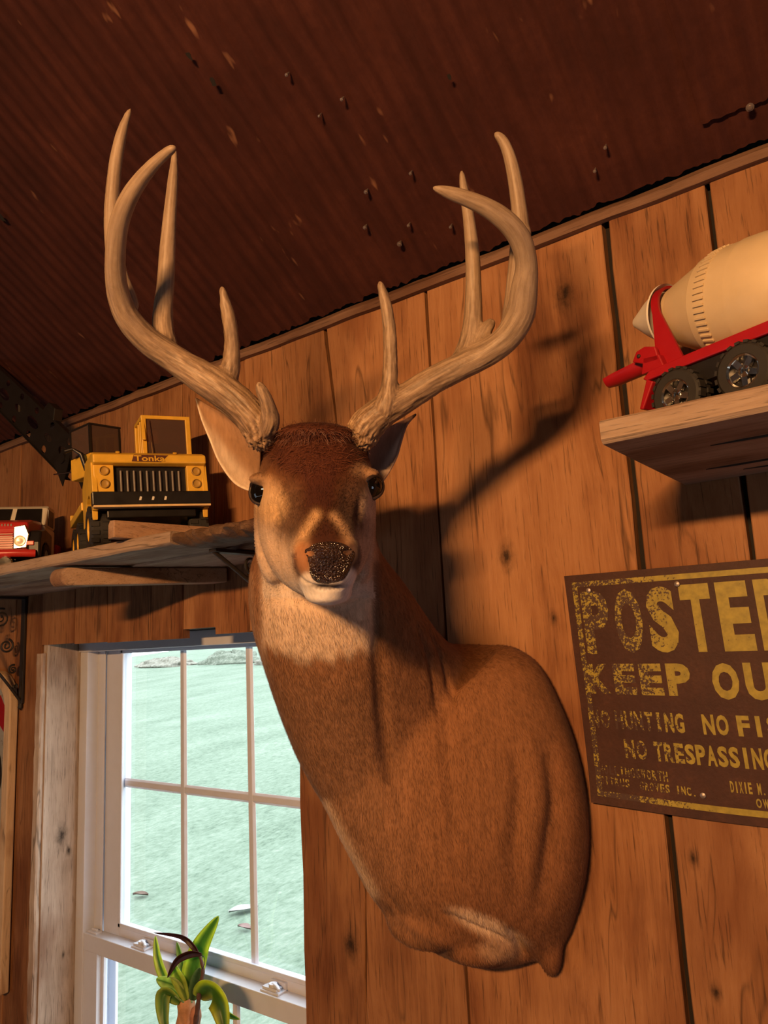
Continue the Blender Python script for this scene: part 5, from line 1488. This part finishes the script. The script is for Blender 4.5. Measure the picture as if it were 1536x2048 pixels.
def leaf(pts, hw, lime=(.62, .74, .12), green=(.12, .30, .06), stripe_=.42, fold=.35, name='leaf', twist=0, lab=None):
    cpts = catmull([PY(*q) for q in pts], 8); n = len(cpts); V_ = []; C_ = []; m_ = 9; s0 = 1.9/FPX
    for i, c in enumerate(cpts):
        t = i/(n-1); tan = cpts[min(i+1, n-1)]-cpts[max(i-1, 0)]; tan /= np.linalg.norm(tan)+1e-9
        sd = np.cross(tan, AX[2]+.3*AX[0]*twist); sd /= np.linalg.norm(sd)+1e-9; nr = np.cross(sd, tan)
        w_ = hw*s0*(math.sin(math.pi*min(1, t**.85*.93+.06))**.75)
        for j in range(m_):
            u = j/(m_-1)*2-1; V_.append(c+sd*u*w_-nr*abs(u)*w_*fold*(1 if nr @ AX[2] > 0 else -1)-O_)
            k = max(0, min(1, (abs(u)-stripe_)/.22)); q = .85+.3*noise.noise((u*3, t*9, hw)); C_.append([(green[z]*(1-k)+lime[z]*k)*q for z in range(3)])
    F_ = [(i*m_+j, i*m_+j+1, (i+1)*m_+j+1, (i+1)*m_+j) for i in range(n-1) for j in range(m_-1)]
    o_ = make_obj(name, V_, F_, LM, pl); set_attr(o_, 'lc', np.array(C_)); so = o_.modifiers.new('t', 'SOLIDIFY'); so.thickness = .0012
    if lab: o_['label'] = lab
    return o_
leaf([(383,1990,.05),(386,1950,.05),(402,1890,.06),(437,1832,.075)], 21)
leaf([(352,1990,.04),(330,1955,.03),(316,1915,.03),(311,1872,.035)], 10, stripe_=.3)
leaf([(366,1992,.03),(350,1972,.02),(333,1964,.01),(313,1958,.0)], 17, lime=(.58,.72,.22), stripe_=.1)
leaf([(374,2000,.03),(362,1965,.025),(352,1945,.02),(346,1925,.02)], 13, green=(.20, .36, .05), stripe_=.3)
leaf([(368,1960,.07),(362,1920,.075),(354,1884,.08)], 7, lime=(.36,.55,.2), stripe_=.5)
leaf([(398,1992,.03),(420,1975,.0),(440,2005,-.02),(452,2075,-.03)], 23, lime=(.58,.60,.05), green=(.10,.22,.03))
leaf([(400,1990,.04),(432,1985,.03),(452,2022,.02),(480,2038,.02)], 9, lime=(.56,.62,.08))
leaf([(360,2005,.02),(330,1985,.0),(328,2030,-.01),(338,2085,-.02)], 14, lime=(.52,.64,.12))
leaf([(380,2005,.05),(385,1965,.05),(372,1925,.055)], 12, lime=(.40,.62,.13), green=(.10, .24, .06))
leaf([(385,2000,.04),(394,1960,.045),(400,1935,.05)], 12, lime=(.16, .30, .10), green=(.06, .14, .05))
for (pts, hw, lab) in (([(398,1912,.03),(388,1893,.03),(362,1872,.02),(308,1865,.015)], 5.5, 'dead brown leaf arching to the left'), ([(404,1907,.025),(382,1906,.02),(355,1920,.01),(335,1955,.0)], 7, 'dead brown leaf hanging down')):
    leaf(pts, hw, lime=(.11, .035, .03), green=(.06, .02, .018), fold=.6, name='dead_leaf', lab=lab)
mb = MB(); pts = catmull([PY(*q) for q in ((399,1908,.03),(406,1940,.025),(400,1975,.02),(396,2010,.02),(390,2060,.025),(388,2110,.03))], 8)
mb.tube([Vector(p)-O_ for p in pts], [(.0035+.0035*k/len(pts))*(1+.12*math.sin(k*1.6)) for k in range(len(pts))], 10); mb.build('dead_stalk', plain('dead_stalk', (.10, .045, .03), .8, wear=.4, wscale=120), pl, smooth=60)
mb = MB(); pts = catmull([PY(*q) for q in ((398,1910,.025),(408,1914,.02),(409,1928,.02),(404,1938,.02))], 6); mb.tube([Vector(p)-O_ for p in pts], .0009, 6); mb.build('tendril', M['iron'], pl)
for (a, b2) in (((368,2005,.03),(345,1985,.02)), ((372,2008,.03),(350,1992,.01)), ((384,2005,.04),(376,1985,.045))):
    mb = MB(); mb.tube([Vector(PY(*a))-O_, Vector(PY(*b2))-O_], .0022, 8); mb.build('leaf_stem', plain('stem_green', (.16, .27, .10), .5), pl, smooth=60)
